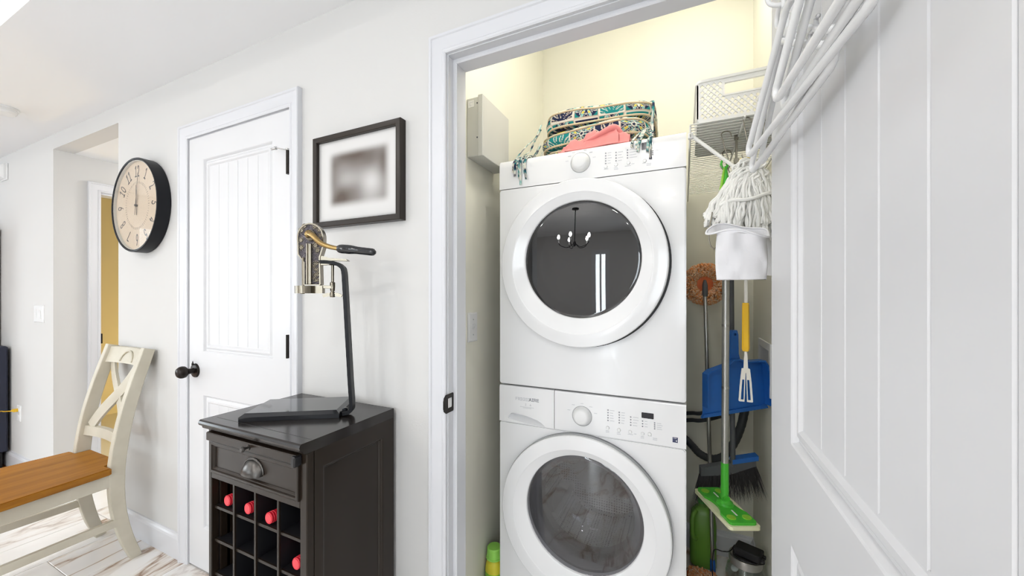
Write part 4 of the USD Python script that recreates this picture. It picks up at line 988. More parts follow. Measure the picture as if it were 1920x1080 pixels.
def tie(t, ctrl, w, seed):
    """narrow fabric tie, world points."""
    p = curve(ctrl, 40); n = len(p)
    tw = np.cumsum(np.full(n, .12)) + seed
    Tn = np.gradient(p, axis=0); Tn /= np.linalg.norm(Tn, axis=1, keepdims=True)
    V, C, f = [], [], []
    for i in range(n):
        e = np.array([math.cos(.5 * math.sin(tw[i])), math.sin(.5 * math.sin(tw[i])) * .6, .1]); e -= Tn[i] * (e @ Tn[i]); e /= np.linalg.norm(e); nn = np.cross(Tn[i], e)
        for s, h in ((-1, 0), (-.6, 1), (.6, 1), (1, 0), (.6, -1), (-.6, -1)): V.append(p[i] + e * s * w / 2 + nn * h * .0012)
        ln = i * .006
        k = meshkit.noise(np.array([[ln * 120, seed * 3.1, 0.], [ln * 120, seed * 3.1 + 1.7, 0.]]), seed)
        for j in range(6): q = k[j % 2]; C.append(NAVY if q > .62 else TEAL if q > .52 else AQUA if q < .2 else WHT)
    for i in range(n - 1):
        for j in range(6):
            a, b, c, d = i * 6 + j, i * 6 + (j + 1) % 6, (i + 1) * 6 + (j + 1) % 6, (i + 1) * 6 + j; f += [[a, b, c], [a, c, d]]
    R = np.array(V) - t.loc
    ca, sa = math.cos(-math.radians(t.rotz)), math.sin(-math.radians(t.rotz))
    R = np.c_[R[:, 0] * ca - R[:, 1] * sa, R[:, 0] * sa + R[:, 1] * ca, R[:, 2]]
    t.add('tie', fixvol(trimesh.Trimesh(R, f, process=False)), 'printed_fabric', local=True, col=np.array(C))
DT = 1.8245
c1 = cushion(-.335, 1.725, DT, .082, 1.5, 'patterned seat cushion at the bottom of the stack, mostly behind the pink cloth', 3)
c2 = cushion(-.345, 1.715, DT + .075, .083, -2.0, 'patterned seat cushion in the middle of the stack on the dryer', 5)
c3 = cushion(-.335, 1.725, DT + .150, .086, 2.5, 'patterned seat cushion on top of the stack on the dryer', 8)
FY = WY - .006
for k, (xe, ze, xs, zs, tt) in enumerate(((-.615, 1.768, -.565, 2.02, c3), (-.592, 1.742, -.567, 2.00, c3), (-.572, 1.757, -.570, 1.94, c2), (-.606, 1.750, -.572, 1.935, c2), (-.585, 1.715, -.566, 1.93, c2), (-.566, 1.735, -.560, 1.90, c1), (-.598, 1.78, -.566, 1.88, c1))):
    r = random.Random(k)
    tie(tt, [(xs, 1.535, zs), (xs - .02 + .01 * r.random(), 1.50, zs - .05 - .02 * r.random()), ((xs + xe) / 2 - .012 + .02 * r.random(), 1.43, max(DT + .018, (zs + ze) / 2 + .0)), (xe + .01 * r.random(), 1.378, DT + .008), (xe, FY + .008 - .010, DT - .022), (xe + .004 * (k % 3 - 1), FY - .001, ze)], .0085, k)
for k, (xe, ze, xs, zs, tt) in enumerate(((-.105, 1.745, -.116, 2.02, c3), (-.112, 1.770, -.118, 2.00, c3), (-.140, 1.775, -.122, 1.94, c2), (-.165, 1.792, -.124, 1.92, c2), (-.148, 1.785, -.122, 1.90, c1))):
    r = random.Random(40 + k)
    tie(tt, [(xs, 1.52, zs), (xs + .012, 1.475, zs - .03), ((xs + xe) / 2 + .006, 1.43, DT + .05 + .01 * r.random()), (xe + .004, 1.39, DT + .014), (xe, FY + .004, DT - .012), (xe - .003 * (k % 3), FY - .001, ze)], .0090, 20 + k)

# pink cloth: folded layers with creases
def cloth_slab(x0, x1, y0, y1, nx, ny, hfun, th=.004):
    U, W = np.meshgrid(np.linspace(0, 1, nx), np.linspace(0, 1, ny), indexing='ij')
    X_, Y_ = x0 + (x1 - x0) * U, y0 + (y1 - y0) * W
    dx, dy, z = hfun(U, W); X_ = X_ + dx; Y_ = Y_ + dy
    top = np.stack([X_, Y_, z + th], -1).reshape(-1, 3); bot = np.stack([X_, Y_, z], -1).reshape(-1, 3); V = np.vstack([top, bot]); K = nx * ny; f = []
    for i in range(nx - 1):
        for j in range(ny - 1):
            a, b, c, d = i * ny + j, (i + 1) * ny + j, (i + 1) * ny + j + 1, i * ny + j + 1
            f += [[a, b, c], [a, c, d], [K + a, K + c, K + b], [K + a, K + d, K + c]]
    ed = [(i * ny, (i + 1) * ny) for i in range(nx - 1)] + [((nx - 1) * ny + j, (nx - 1) * ny + j + 1) for j in range(ny - 1)] + [((i + 1) * ny + ny - 1, i * ny + ny - 1) for i in range(nx - 1)] + [(j + 1, j) for j in range(ny - 1)]
    for a, b in ed: f += [[a, K + a, K + b], [a, K + b, b]]
    return fixvol(trimesh.Trimesh(V, f, process=False))
pk = Thing('pink_cloth', 'crumpled pink cloth on the dryer in front of the cushions', 'cloth', (-.30, 1.43, DT))
def pinkh(lift, slope, seed):
    def h(U, W):
        n = meshkit.fbm(np.stack([U * 4 + seed, W * 2.2 + U * 1.5, U * 0 + seed], -1), 3, seed)
        ridge = np.exp(-((W - .35 - .5 * (U - .5)) / .16) ** 2) * sm(.25, .6, U) * sm(1., .8, U)
        prof = sm(0, .22, W) * (1 - .25 * sm(.7, 1., W)) * (.62 + .38 * sm(.0, .75, U)) * sm(0.0, .10, U) * (1 - .3 * sm(.92, 1., U))
        cr_ = 1 - np.abs(2 * meshkit.fbm(np.stack([U * 5 + W * 3 + seed, W * 4 - U * 2, U * 0 + 2.2], -1), 2, seed + 3) - 1)
        z = DT + .001 + lift * prof * (.70 + .5 * n) + .012 * ridge + slope * U + .016 * (cr_ ** 5) * sm(.05, .2, W)
        return (n - .5) * .02 * W, (n - .5) * .02, np.maximum(z, DT + .0005)
    return h
pk.add('upper_layer', cloth_slab(-.412, -.215, 1.376, 1.49, 64, 36, pinkh(.052, .0, 2)), 'pink_cloth', True)
pk.add('lower_layer', cloth_slab(-.440, -.178, 1.384, 1.495, 64, 30, pinkh(.034, .0, 6)), 'pink_cloth', True)
# rolled fold standing up at the right of the cloth
fold = [(-.345, 1.398, DT + .034), (-.300, 1.396, DT + .046), (-.262, 1.398, DT + .062), (-.240, 1.404, DT + .070), (-.226, 1.412, DT + .064), (-.214, 1.420, DT + .048), (-.200, 1.430, DT + .030)]
pk.add('fold', tube(curve(fold, 30), np.interp(np.linspace(0, 1, 31), [0, .2, .6, .85, 1], [.004, .011, .017, .014, .006])[:len(curve(fold, 30))], 14, flat=.8), 'pink_cloth', True)

# green capped bottle between the wall and the washer
db = Thing('detergent_bottle', 'yellow bottle with a lime green cap between the washer and the wall', 'bottle', (-.727, 1.405, 0))
db.add('body', lathe([(0, 0), (.034, 0), (.038, .006), (.038, .14), (.034, .162), (.022, .178), (.020, .182), (0, .182)], 40), 'yellow_label', 30, local=True, label='yellow body')
db.add('label_band', lathe([(.0383, .05), (.0386, .05), (.0386, .13), (.0383, .13), (.0383, .05)], 40), 'lime_plastic', 30, local=True)
cpp = [(0, .180), (.031, .180), (.0325, .183), (.030, .222), (.027, .226), (.0, .227)]
cb = db.add('cap', lathe(cpp, 40), 'green_cap', 30, local=True, label='lime green cap')
db.add('cap_rim', lathe([(.0325, .180), (.0345, .181), (.0345, .187), (.032, .188), (.0325, .180)], 40), 'green_cap', 30, local=True, parent=cb)

# ------------------------------------------------------------------ wire shelf, crate and what hangs below
SZ = 1.790; SX0, SX1 = .016, RX - .002; SY0, SY1 = 1.235, BY - .004
ws = Thing('wire_shelf', 'white ventilated wire shelf along the right closet wall', 'shelf', ((SX0 + SX1) / 2, 1.7, SZ))
ys = np.arange(SY0 + .004, SY1, .0215)
for y in ys: ws.add('cross_wire', tube([(SX0, y, SZ), (SX1, y, SZ)], .0016, 6), 'wire_white', True)
for x, z in ((SX0, SZ - .003), (SX0, SZ - .028), (SX0 + .14, SZ - .003), (SX1 - .006, SZ - .003)): ws.add('long_rod', tube([(x, SY0, z), (x, SY1, z)], .0030, 8), 'wire_white', True)
for y in ys[::6]: ws.add('lip_wire', tube([(SX0, y, SZ - .001), (SX0, y, SZ - .030)], .0014, 6), 'wire_white', True)
for y in (1.262,):
    b = ws.add('brace', tube([(SX0 + .002, y, SZ - .022), (SX0 + .012, y, SZ - .032), (SX1 - .012, y, SZ - .285), (SX1 - .002, y, SZ - .300)], .0052, 12), 'wire_white', True)
    ws.add('brace_tip', bx(SX0 - .006, SX0 + .008, y - .008, y + .008, SZ - .034, SZ - .016, .002), 'white_plastic', False, parent=b)
# hooks and clips under the shelf: wall clips, S hooks
def wire_hook(name, label, ctrl, r=.0016, m='wire_grey', cat_='hook', group=None):
    c = np.mean(np.asarray(ctrl), axis=0); t = Thing(name, label, cat_, (ctrl[0][0], ctrl[0][1], SZ), group=group)
    t.add('wire', tube(curve(ctrl, 44), r, 8), m, True); return t
def s_hook(name, label, x, y, zt, zb, turn, group='wire hooks under the shelf', r1=.010, r2=.010):
    """S hook in a vertical plane turned by 'turn' degrees: hooks over a shelf wire above, holds below."""
    a = math.radians(turn); e = np.array([math.cos(a), math.sin(a), 0]); o = np.array([x, y, 0])
    P = [(r1 * 1.6, zt - r1 * 1.7), (r1 * 1.2, zt - r1 * .4), (0, zt), (-r1 * 1.1, zt - r1 * .6), (-r1 * 1.0, zt - r1 * 2), (0, (zt + zb) / 2), (r2 * 1.0, zb + r2 * 2), (r2 * 1.0, zb + r2 * .6), (0, zb), (-r2 * 1.1, zb + r2 * .5), (-r2 * 1.3, zb + r2 * 1.4)]
    return wire_hook(name, label, [tuple(o + e * p + np.array([0, 0, z])) for p, z in P], .0016, group=group)
s_hook('wire_hook', 'bent wire hook holding the lime green brush', .116, 1.335, SZ + .001, 1.672, 10)
s_hook('wire_hook', 'bent wire hook above the white string mop', .162, 1.257, SZ + .001, 1.672, 20, r1=.008)
s_hook('wire_hook', 'bent wire hook holding the silver pole of the flat mop, behind the string mop', .134, 1.512, SZ + .001, 1.690, 10)
s_hook('wire_hook', 'bent wire hook at the right edge by the door, over the mop', .215, 1.30, SZ + .001, 1.675, 60, r1=.009)
# small clips fixed below the shelf
for i, (x, y, lb, hh_) in enumerate(((.150, 1.385, 'slim metal shelf clip hanging under the crate', .075), (.190, 1.345, 'white plastic shelf clip beside the hangers', .052))):
    k = Thing('shelf_clip', lb, 'clip', (x, y, SZ))
    if i == 0:
        k.add('strap', cat(bx(x - .003, x + .003, y - .004, y + .004, SZ - hh_, SZ + .003, .001), bx(x - .006, x + .006, y - .005, y + .005, SZ - .012, SZ + .005, .001)), 'wire_grey', False)
        k.add('foot', cat(bx(x - .007, x + .007, y - .006, y + .006, SZ - hh_ - .014, SZ - hh_ + .002, .001)), 'wire_grey', False)
    else:
        k.add('strap', cat(bx(x - .010, x + .010, y - .004, y + .006, SZ - hh_, SZ + .004, .003)), 'white_plastic', False)
        k.add('foot', bx(x - .009, x + .009, y - .006, y + .006, SZ - hh_ - .010, SZ - hh_ + .002, .002), 'wire_grey', False)

# plastic crate with diamond openings and a hand slot
QX0, QX1, QY0, QY1, QZ0, QZ1 = .034, .287, 1.245, 1.545, SZ + .003, 1.918
cr = Thing('plastic_crate', 'white plastic crate with lattice sides on the wire shelf', 'crate', ((QX0 + QX1) / 2, (QY0 + QY1) / 2, QZ0))
def lattice(w, h, slot):
    o = sbox(0, 0, w, h).buffer(-.012).buffer(.012); holes = []
    p = .0155; n = int(w / p)
    for i in range(n + 1):
        for j in range(int(h / (p * .5)) + 1):
            x, z = (i + (.5 if j % 2 else 0)) * p + .006, .012 + j * p * .55
            if .012 < x < w - .012 and .010 < z < h - .016: holes.append(Polygon([(x - .0056, z), (x, z + .0058), (x + .0056, z), (x, z - .0058)]))
    if slot:
        sl = sbox(w * .30, h - .050, w * .86, h - .026).buffer(.004); keep = sl.buffer(.005)
        holes = [q for q in holes if not q.intersects(keep)]; holes.append(sl)
    return o.difference(unary_union(holes))
H_ = QZ1 - QZ0; W_ = QX1 - QX0; L_ = QY1 - QY0
for y0 in (QY0, QY1 - .0035): cr.add('lattice_side', prism(affinity.translate(lattice(W_, H_, True), QX0, QZ0), 'y', y0, y0 + .0035), 'crate_white', False)
for x0 in (QX0, QX1 - .0035): cr.add('lattice_side', prism(affinity.translate(lattice(L_, H_, False), QY0, QZ0), 'x', x0, x0 + .0035), 'crate_white', False)
rim = sbox(QX0 - .005, QY0 - .005, QX1 + .005, QY1 + .005).buffer(-.02).buffer(.02)
cr.add('rim', prism(rim.difference(rim.buffer(-.009)), 'z', QZ1 - .008, QZ1), 'crate_white', False)
cr.add('base', prism(sbox(QX0 + .002, QY0 + .002, QX1 - .002, QY1 - .002).buffer(-.015).buffer(.015), 'z', QZ0, QZ0 + .003), 'crate_white', False)
swp = sbox(QX0 + W_ * .30 - .006, QZ1 - .056, QX0 + W_ * .86 + .006, QZ1 - .020).buffer(.003)
cr.add('handle_rim', prism(swp.difference(swp.buffer(-.0045)), 'y', QY0 - .003, QY0 + .004), 'crate_white', False)

# lime green brush hanging from the first hook
gb = Thing('green_brush', 'lime green teardrop shaped brush hanging from a hook beside the mop', 'brush', (.116, 1.335, 1.60))
gb.add('loop', tube([(.113 + .009 * math.cos(a), 1.335, 1.690 + .015 * math.sin(a)) for a in np.linspace(0, 2 * PI, 28, endpoint=False)], .0036, 8, closed=True), 'green_plastic', True)
tz = np.linspace(0, 1, 26)
gb.add('handle', tube(np.c_[np.interp(tz, [0, 1], [.116, .120]), np.full(26, 1.335), np.interp(tz, [0, 1], [1.682, 1.540])], np.interp(tz, [0, .1, .45, .75, .95, 1], [.004, .006, .0135, .0155, .012, .004]), 16, flat=.8), 'green_plastic', True)
gb.add('edge_grip', tube(np.c_[np.interp(tz, [0, .5, 1], [.112, .104, .106]), np.full(26, 1.332), np.interp(tz, [0, 1], [1.676, 1.545])], np.interp(tz, [0, .2, .6, 1], [.0025, .0042, .0058, .003]), 10), 'lime_plastic', True, label='yellow green edge')
gb.add('blue_insert', tube(np.c_[np.interp(tz, [0, 1], [.129, .136]), np.full(26, 1.339), np.interp(tz, [0, 1], [1.655, 1.575])], np.interp(tz, [0, .2, .8, 1], [.002, .0045, .0045, .002]), 10), 'blue_plastic', True, label='small blue insert')

# white string mop head
mp = Thing('string_mop', 'white cotton string mop head hanging behind the open door', 'mop', (.160, 1.295, 1.67))
yarn = []
for k in range(290):
    r = random.Random(900 + k); a = r.uniform(0, 2 * PI); sp_ = r.random() ** .35; side = math.cos(a)
    R1 = .012 + .024 * sp_; R2 = .050 + .048 * sp_
    top = np.array([.168 + .010 * math.cos(a), 1.297 + .010 * math.sin(a), 1.672 + r.uniform(-.012, .010)])
    end = np.array([.158 + R2 * math.cos(a) * 1.05, 1.305 + R2 * .55 * math.sin(a), 1.462 + r.uniform(-.012, .035) + (.045 if side < -.5 else 0) * (-side)])
    mid = np.array([.168 + R1 * 1.25 * math.cos(a) + r.uniform(-.006, .006), 1.298 + R1 * math.sin(a), 1.625 + r.uniform(-.012, .012)])
    mid2 = np.array([.163 + (R2 * .86) * math.cos(a) + r.uniform(-.006, .006), 1.303 + R2 * .5 * math.sin(a), 1.555 + r.uniform(-.015, .015)])
    p = curve([top, mid, mid2, end], 22)
    p = p + .0022 * np.c_[np.sin(np.arange(len(p)) * 1.3 + k), np.cos(np.arange(len(p)) * 1.1 + k), np.zeros(len(p))]
    yarn.append(tube(p, r.uniform(.0034, .0048) + .0006 * np.sin(np.arange(len(p)) * 2.0 + k), 6))
mp.add('yarn_strands', cat(*yarn), 'mop_yarn', True, kind='stuff')
loops = []
for k in range(34):
    r = random.Random(70 + k); a = r.uniform(PI, 2 * PI); c = np.array([.170 + .026 * math.cos(a), 1.297 + .024 * math.sin(a), 1.625 + r.uniform(-.03, .04)])
    loops.append(tube([c + np.array([.020 * math.cos(b) * r.uniform(.8, 1.2), .006 * math.sin(2 * b) - .006, .013 * math.sin(b)]) for b in np.linspace(0, 2 * PI, 16, endpoint=False)], .0036, 6, closed=True))
mp.add('top_loops', cat(*loops), 'mop_yarn', True, kind='stuff')
mp.add('tail_band', tube([(.166 + .080 * math.cos(a), 1.302 + .052 * math.sin(a), 1.562 + .010 * math.cos(a) + .004 * math.sin(5 * a)) for a in np.linspace(0, 2 * PI, 48, endpoint=False)], .0052, 8, closed=True), 'mop_yarn', True)
kn = []
for k in range(3): kn.append(trimesh.creation.icosphere(2, .006).apply_translation([.152 + .006 * k, 1.285, 1.678 + .003 * (k % 2)]))
mp.add('yellow_knot', tube(curve([(.146, 1.287, 1.671), (.150, 1.284, 1.680), (.158, 1.283, 1.676), (.166, 1.285, 1.680), (.172, 1.287, 1.676)], 16), .0036, 8), 'glue_yellow', True, label='yellow twist tie')

# thin wire ring left of the mop
wr = wire_hook('wire_ring', 'thin wire loop hanging beside the white cloth pouch', [(.075, 1.27, 1.530), (.070, 1.268, 1.500), (.066, 1.266, 1.465), (.069, 1.265, 1.437), (.078, 1.265, 1.424), (.084, 1.265, 1.428)], .0018, cat_='wire')

# white cloth pouch hanging open below the mop
pch = Thing('cloth_pouch', 'white cloth pouch hanging open below the string mop', 'pouch', (.135, 1.195, 1.33))
nu, nz_ = 72, 40; V, C = [], []
for j in range(nz_ + 1):
    t = j / nz_; z = 1.331 + .115 * t
    hw = .0560 + .004 * math.sin(t * 3) - .002 * t; hd = .006 + .026 * t ** 1.4
    for i in range(nu):
        a = 2 * PI * i / nu; e = 3.2
        k = (abs(math.cos(a)) ** e + abs(math.sin(a)) ** e) ** (-1 / e)
        x, y = hw * k * math.cos(a), hd * k * math.sin(a)
        w = .0030 * math.sin(6 * a + 5 * t) * t + .010 * (meshkit.noise(np.array([[math.cos(a) * 2.2 + 5, math.sin(a) * 2.2, t * 2.6]]), 4)[0] - .5)
        V.append((.137 + x, 1.195 + y + w * (1 if math.sin(a) < 0 else -.5), z + (.010 * math.cos(a) * -1 * t) + .004 * math.sin(3 * a) * t))
# open rim: the back edge stands higher, the left corner is drawn out to a tip
for q in range(1, 5):
    for i in range(nu):
        a = 2 * PI * i / nu; e = 3.2; k = (abs(math.cos(a)) ** e + abs(math.sin(a)) ** e) ** (-1 / e)
        V.append((.137 + (.0575 + .0008 * q) * k * math.cos(a) - .020 * (q / 4) * max(0, -math.cos(a)) ** 8, 1.195 + .033 * k * math.sin(a), 1.447 + q / 4 * (.004 + .030 * max(0, math.sin(a)) + .006 * math.sin(3 * a + .6)) - .010 * math.cos(a)))
rows = nz_ + 1 + 4; f = []
for j in range(rows - 1):
    for i in range(nu):
        a, b, c, d = j * nu + i, j * nu + (i + 1) % nu, (j + 1) * nu + (i + 1) % nu, (j + 1) * nu + i; f += [[a, b, c], [a, c, d]]
V.append((.137, 1.195, 1.331)); kb_ = len(V) - 1
for i in range(nu): f.append([kb_, (i + 1) % nu, i])
pch.add('cloth', trimesh.Trimesh(V, f, process=False), 'white_cloth', True)
hem = np.array(V)[(rows - 1) * nu: rows * nu]
pch.add('hem', tube(hem, .0026, 8, closed=True), 'white_cloth', True)
for t_, d_ in ((mp, (-.004, -.046, -.012)), (wr, (-.002, -.046, -.008)), (pch, (-.003, -.052, -.008))):
    UsdGeom.Xformable(t_.prim).GetOrderedXformOps()[0].Set(Gf.Vec3d(*map(float, t_.loc + np.array(d_))))
# second white cloth behind it
cl2 = Thing('white_towel', 'plain white cloth hanging behind the pouch at the edge of the open door', 'cloth', (.215, 1.34, 1.33))
U, W = np.meshgrid(np.linspace(0, 1, 30), np.linspace(0, 1, 40), indexing='ij')
yy = 1.335 + .008 * np.sin(U * 7 + W * 2) + .006 * (meshkit.noise(np.stack([U * 3, W * 3, U * 0], -1), 2) - .5)
TW = np.stack([.165 + .105 * U + .004 * np.sin(W * 4), yy, 1.348 + .165 * W - .012 * U * (1 - W)], -1).reshape(-1, 3); TB = TW + [0, .004, 0]; K = len(TW); f = []
for i in range(29):
    for j in range(39):
        a, b, c, d = i * 40 + j, (i + 1) * 40 + j, (i + 1) * 40 + j + 1, i * 40 + j + 1; f += [[a, b, c], [a, c, d], [K + a, K + c, K + b], [K + a, K + d, K + c]]
cl2.add('cloth', trimesh.Trimesh(np.vstack([TW, TB]), f, process=False), 'white_cloth', True)

# orange chenille dusters: the round one hangs high on its pole, a second pad lies on the floor
def chenille(n, place, seed):
    rr = random.Random(seed); V, F, C = [], [], []
    base = trimesh.creation.icosphere(0, 1.); bv, bf = base.vertices, base.faces
    for k in range(n):
        p, d, r, L, tone = place(rr); d = np.array(d, float); d /= np.linalg.norm(d)
        a = np.cross(d, [.3, .9, .2]); a /= np.linalg.norm(a); b = np.cross(d, a)
        vv = p + (bv[:, :1] * a + bv[:, 1:2] * b) * r + bv[:, 2:] * d * L
        F.append(bf + 12 * k); V.append(vv); C.append(np.repeat(np.array(tone)[None], 12, 0))
    return trimesh.Trimesh(np.vstack(V), np.vstack(F), process=False), np.vstack(C)
def tone_of(rr): t = rr.random(); return tuple(np.array([.88, .36, .12]) * (1 - t) + np.array([.92, .70, .50]) * t)
DX, DY, DZ_ = .089, 2.035, 1.334
dus = Thing('orange_duster', 'round orange chenille duster with its silver pole leaning against the back wall', 'duster', (.10, 1.96, 0))
def pl_(rr):
    a = rr.uniform(0, 2 * PI); q = rr.uniform(0, 2 * PI); R, r = .068, .026
    c = np.array([DX + (R + r * math.cos(q)) * math.cos(a), DY - .012 + r * 1.1 * math.sin(q) * .9, DZ_ + (R + r * math.cos(q)) * math.sin(a)])
    d = (math.cos(q) * math.cos(a) + rr.uniform(-.6, .6), math.sin(q) + rr.uniform(-.6, .6), math.cos(q) * math.sin(a) + rr.uniform(-.6, .6))
    return c, d, .0042, .0125, tone_of(rr)
m_, c_l = chenille(2600, pl_, 5)
dus.add('chenille_fringe', m_, 'chenille', col=c_l, kind='stuff')
dus.add('backing_plate', lathe([(0, .018), (.050, .016), (.064, .006), (.064, 0), (0, 0)], 40, 'y-', (DX, DY - .005, DZ_)), 'orange_plate', 30, label='orange centre plate')
pole0, pole1 = np.array([.0885, DY - .040, 1.300]), np.array([.118, 1.93, .0])
dv = (pole1 - pole0)
dus.add('socket', tube([np.array([.088, DY - .026, 1.352]), np.array([.0885, DY - .034, 1.330]), pole0, pole0 + dv * .02], [.006, .0115, .0125, .011], 16), 'grey_rubber', 30, label='grey rubber socket')
dus.add('pole', tube([pole0 + dv * t for t in np.linspace(.01, .95, 8)], .0085, 16), 'steel', 30, label='polished steel pole')
dus.add('end_grip', tube([pole0 + dv * t for t in np.linspace(.94, .998, 4)], [.0105, .0115, .0115, .009], 16), 'blue_plastic', 30, label='dark blue end grip')
pad = Thing('orange_mop_pad', 'orange chenille mop pad lying on the floor below the green jug', 'mop pad', (.065, 1.80, 0))
def pp_(rr):
    x, y = rr.uniform(.022, .125), rr.uniform(1.70, 1.905); return np.array([x, y, .024 + .012 * rr.random()]), (rr.uniform(-1, 1), rr.uniform(-1, 1), 1.0), .0060, .017, tuple(np.array(tone_of(rr)) * (.75, .7, .7))
m_, c_l = chenille(1300, pp_, 8)
pad.add('chenille_pile', m_, 'chenille', col=c_l, kind='stuff')
pad.add('backing', bx(.010, .134, 1.70, 1.905, 0., .024, .006), 'orange_plate', False)

# flat mop
fm = Thing('flat_mop', 'green flat floor mop with a silver pole hanging in front of the broom', 'mop', (.130, 1.535, .535))
ctr = np.array([.131, 1.538]); la = math.atan2(1.408 - 1.61, .129 - .037); ca, sa = math.cos(la), math.sin(la)
fl2 = lambda P, z: [(ctr[0] + u * ca - v * sa, ctr[1] + u * sa + v * ca, z) for u, v in P]
def plate_m(hl, hw, z0, z1, wav=.0, rnd=.012):
    pg = sbox(-hl, -hw, hl, hw).buffer(-rnd).buffer(rnd)
    if wav: pg = pg.difference(unary_union([affinity.scale(Point(0, s * (hw + .085)).buffer(.1), 1.0, 1.0) for s in (-1, 1)]))
    m = prism(pg, 'z', z0, z1); v = m.vertices; m.vertices = np.c_[ctr[0] + v[:, 0] * ca - v[:, 1] * sa, ctr[1] + v[:, 0] * sa + v[:, 1] * ca, v[:, 2]]; return m
fm.add('pad', plate_m(.122, .052, .516, .528), 'cream_pad', False, label='pale cream cleaning pad')
pt_ = fm.add('head_plate', plate_m(.114, .045, .528, .537, .004), 'green_plastic', False, label='bright green head')
for u in (-.085, .085):
    for v in (-.026, .026):
        g = Point(u, v).buffer(.014); m = prism(g, 'z', .537, .5395); q = m.vertices; m.vertices = np.c_[ctr[0] + q[:, 0] * ca - q[:, 1] * sa, ctr[1] + q[:, 0] * sa + q[:, 1] * ca, q[:, 2]]
        fm.add('pad_gripper', m, 'lime_plastic', False, parent=pt_)
for u in (-.058, .058):
    m = prism(sbox(u - .016, -.0022, u + .016, .0022), 'z', .537, .5386); q = m.vertices; m.vertices = np.c_[ctr[0] + q[:, 0] * ca - q[:, 1] * sa, ctr[1] + q[:, 0] * sa + q[:, 1] * ca, q[:, 2]]
    fm.add('white_mark', m, 'label_white', False, parent=pt_)
jx, jy = ctr
fm.add('joint', cat(lathe([(0, .537), (.028, .537), (.026, .545), (.016, .552), (0, .553)], 24, 'z', (jx, jy, 0)), tube([(jx - .014 * ca, jy - .014 * sa, .560), (jx + .014 * ca, jy + .014 * sa, .560)], .011, 14), tube([(jx, jy, .552), (jx, jy, .60)], .0125, 14)), 'green_plastic', 30)
fm.add('green_sleeve', tube([(jx, jy, .58), (jx, jy - .002, .685)], [.0135, .0125], 18), 'green_plastic', 30)
fm.add('pole', tube([(jx, jy - .002, .680), (jx + .001, jy - .010, .95), (jx + .003, jy - .020, 1.70)], .0118, 20), 'steel_brushed', 30, label='brushed silver pole')
for z, y in ((.955, jy - .010), (1.175, jy - .013)): fm.add('pole_collar', lathe([(.0119, -.004), (.0126, -.004), (.0126, .004), (.0119, .004), (.0119, -.004)], 20, 'z', (jx + .0015, y, z)), 'steel', 30)

# yellow handled fork shaped tool
ft = Thing('yellow_handled_tool', 'yellow handled tool with a white two pronged head hanging over the dustpan', 'tool', (.178, 1.40, .95))
ft.add('stem', cat(bx(.1735, .1830, 1.396, 1.402, 1.255, 1.52, .001)), 'bone_plastic', False)
ft.add('handle', cat(hull([(a, b, z) for z, w in ((1.258, .0092), (1.250, .0098), (1.125, .0098), (1.112, .0108), (1.104, .0085)) for a, b in ((.1775 - w, 1.399), (.1775 + w, 1.399), (.1775 - w * .6, 1.392), (.1775 + w * .6, 1.392), (.1775 - w * .6, 1.406), (.1775 + w * .6, 1.406))])), 'yellow_plastic', 30, label='yellow plastic handle')
def prong(s): return tube(curve([(.1775, 1.399, 1.106), (.1775 + s * .003, 1.399, 1.06), (.1775 + s * .011, 1.399, 1.015), (.1775 + s * .0145, 1.399, .965), (.1775 + s * .012, 1.399, .938)], 24), .0030, 10)
fork = unary_union([Polygon([(-.0035, .16), (.0035, .16), (.0075, .075), (-.0075, .075)]), Polygon([(-.0085, .10), (.0085, .10), (.0125, .060), (.0165, .0), (-.0165, .0), (-.0125, .060)]).buffer(.0032)])
slots = unary_union([Polygon([(-.0085, .066), (-.0050, .066), (-.0070, .004), (-.0125, .004)]).buffer(.0012), Polygon([(.0085, .066), (.0050, .066), (.0070, .004), (.0125, .004)]).buffer(.0012), Polygon([(-.0008, .088), (.0008, .088), (.0036, -.006), (-.0036, -.006)])])
ft.add('forked_head', prism(affinity.translate(fork.difference(slots), .1775, .946), 'y', 1.3965, 1.4015), 'bone_plastic', False, label='white slotted fork head')

# blue dustpan and broom
ea = np.array([.228, .135]); ea = ea / np.linalg.norm(ea); eb = np.array([-ea[1], ea[0]])      # pan plane direction, depth direction
dp = Thing('dustpan', 'blue plastic dustpan hanging behind the silver pole', 'dustpan', (.165, 1.665, .82))
o2 = np.array([.060, 1.602])
def pan_poly(poly, d0, d1):
    m = prism(poly, 'y', d0, d1); v = m.vertices; m.vertices = np.c_[o2[0] + v[:, 0] * ea[0] + v[:, 1] * eb[0], o2[1] + v[:, 0] * ea[1] + v[:, 1] * eb[1], v[:, 2]]; return fixvol(m)
PB = Polygon([(.004, .822), (.262, .853), (.266, .872), (.252, 1.015), (.238, 1.034), (.160, 1.030), (.140, 1.040), (.110, 1.040), (.095, 1.022), (.020, .998), (.004, .985)])
dp.add('pan', cat(pan_poly(PB, .0, .003), pan_poly(PB.difference(PB.buffer(-.005)).difference(sbox(.0, .80, .3, .86)), -.030, .002)), 'blue_plastic', 30)
dp.add('pan_lip', pan_poly(Polygon([(-.003, .815), (.268, .846), (.262, .860), (.004, .829)]), -.008, .004), 'blue_plastic', 30)
dp.add('handle', pan_poly(Polygon([(.104, 1.03), (.108, 1.06), (.113, 1.13), (.120, 1.148), (.136, 1.148), (.141, 1.13), (.142, 1.06), (.150, 1.03)]).difference(Point(.128, 1.132).buffer(.005)), -.012, .006), 'blue_plastic', 30)
bm = Thing('broom', 'broom with dark bristles and a blue trim hanging below the dustpan', 'broom', (.165, 1.72, .42))
bo = np.array([.060, 1.715])
be = np.array([.98, .20]); be /= np.linalg.norm(be); bb_ = np.array([-be[1], be[0]])
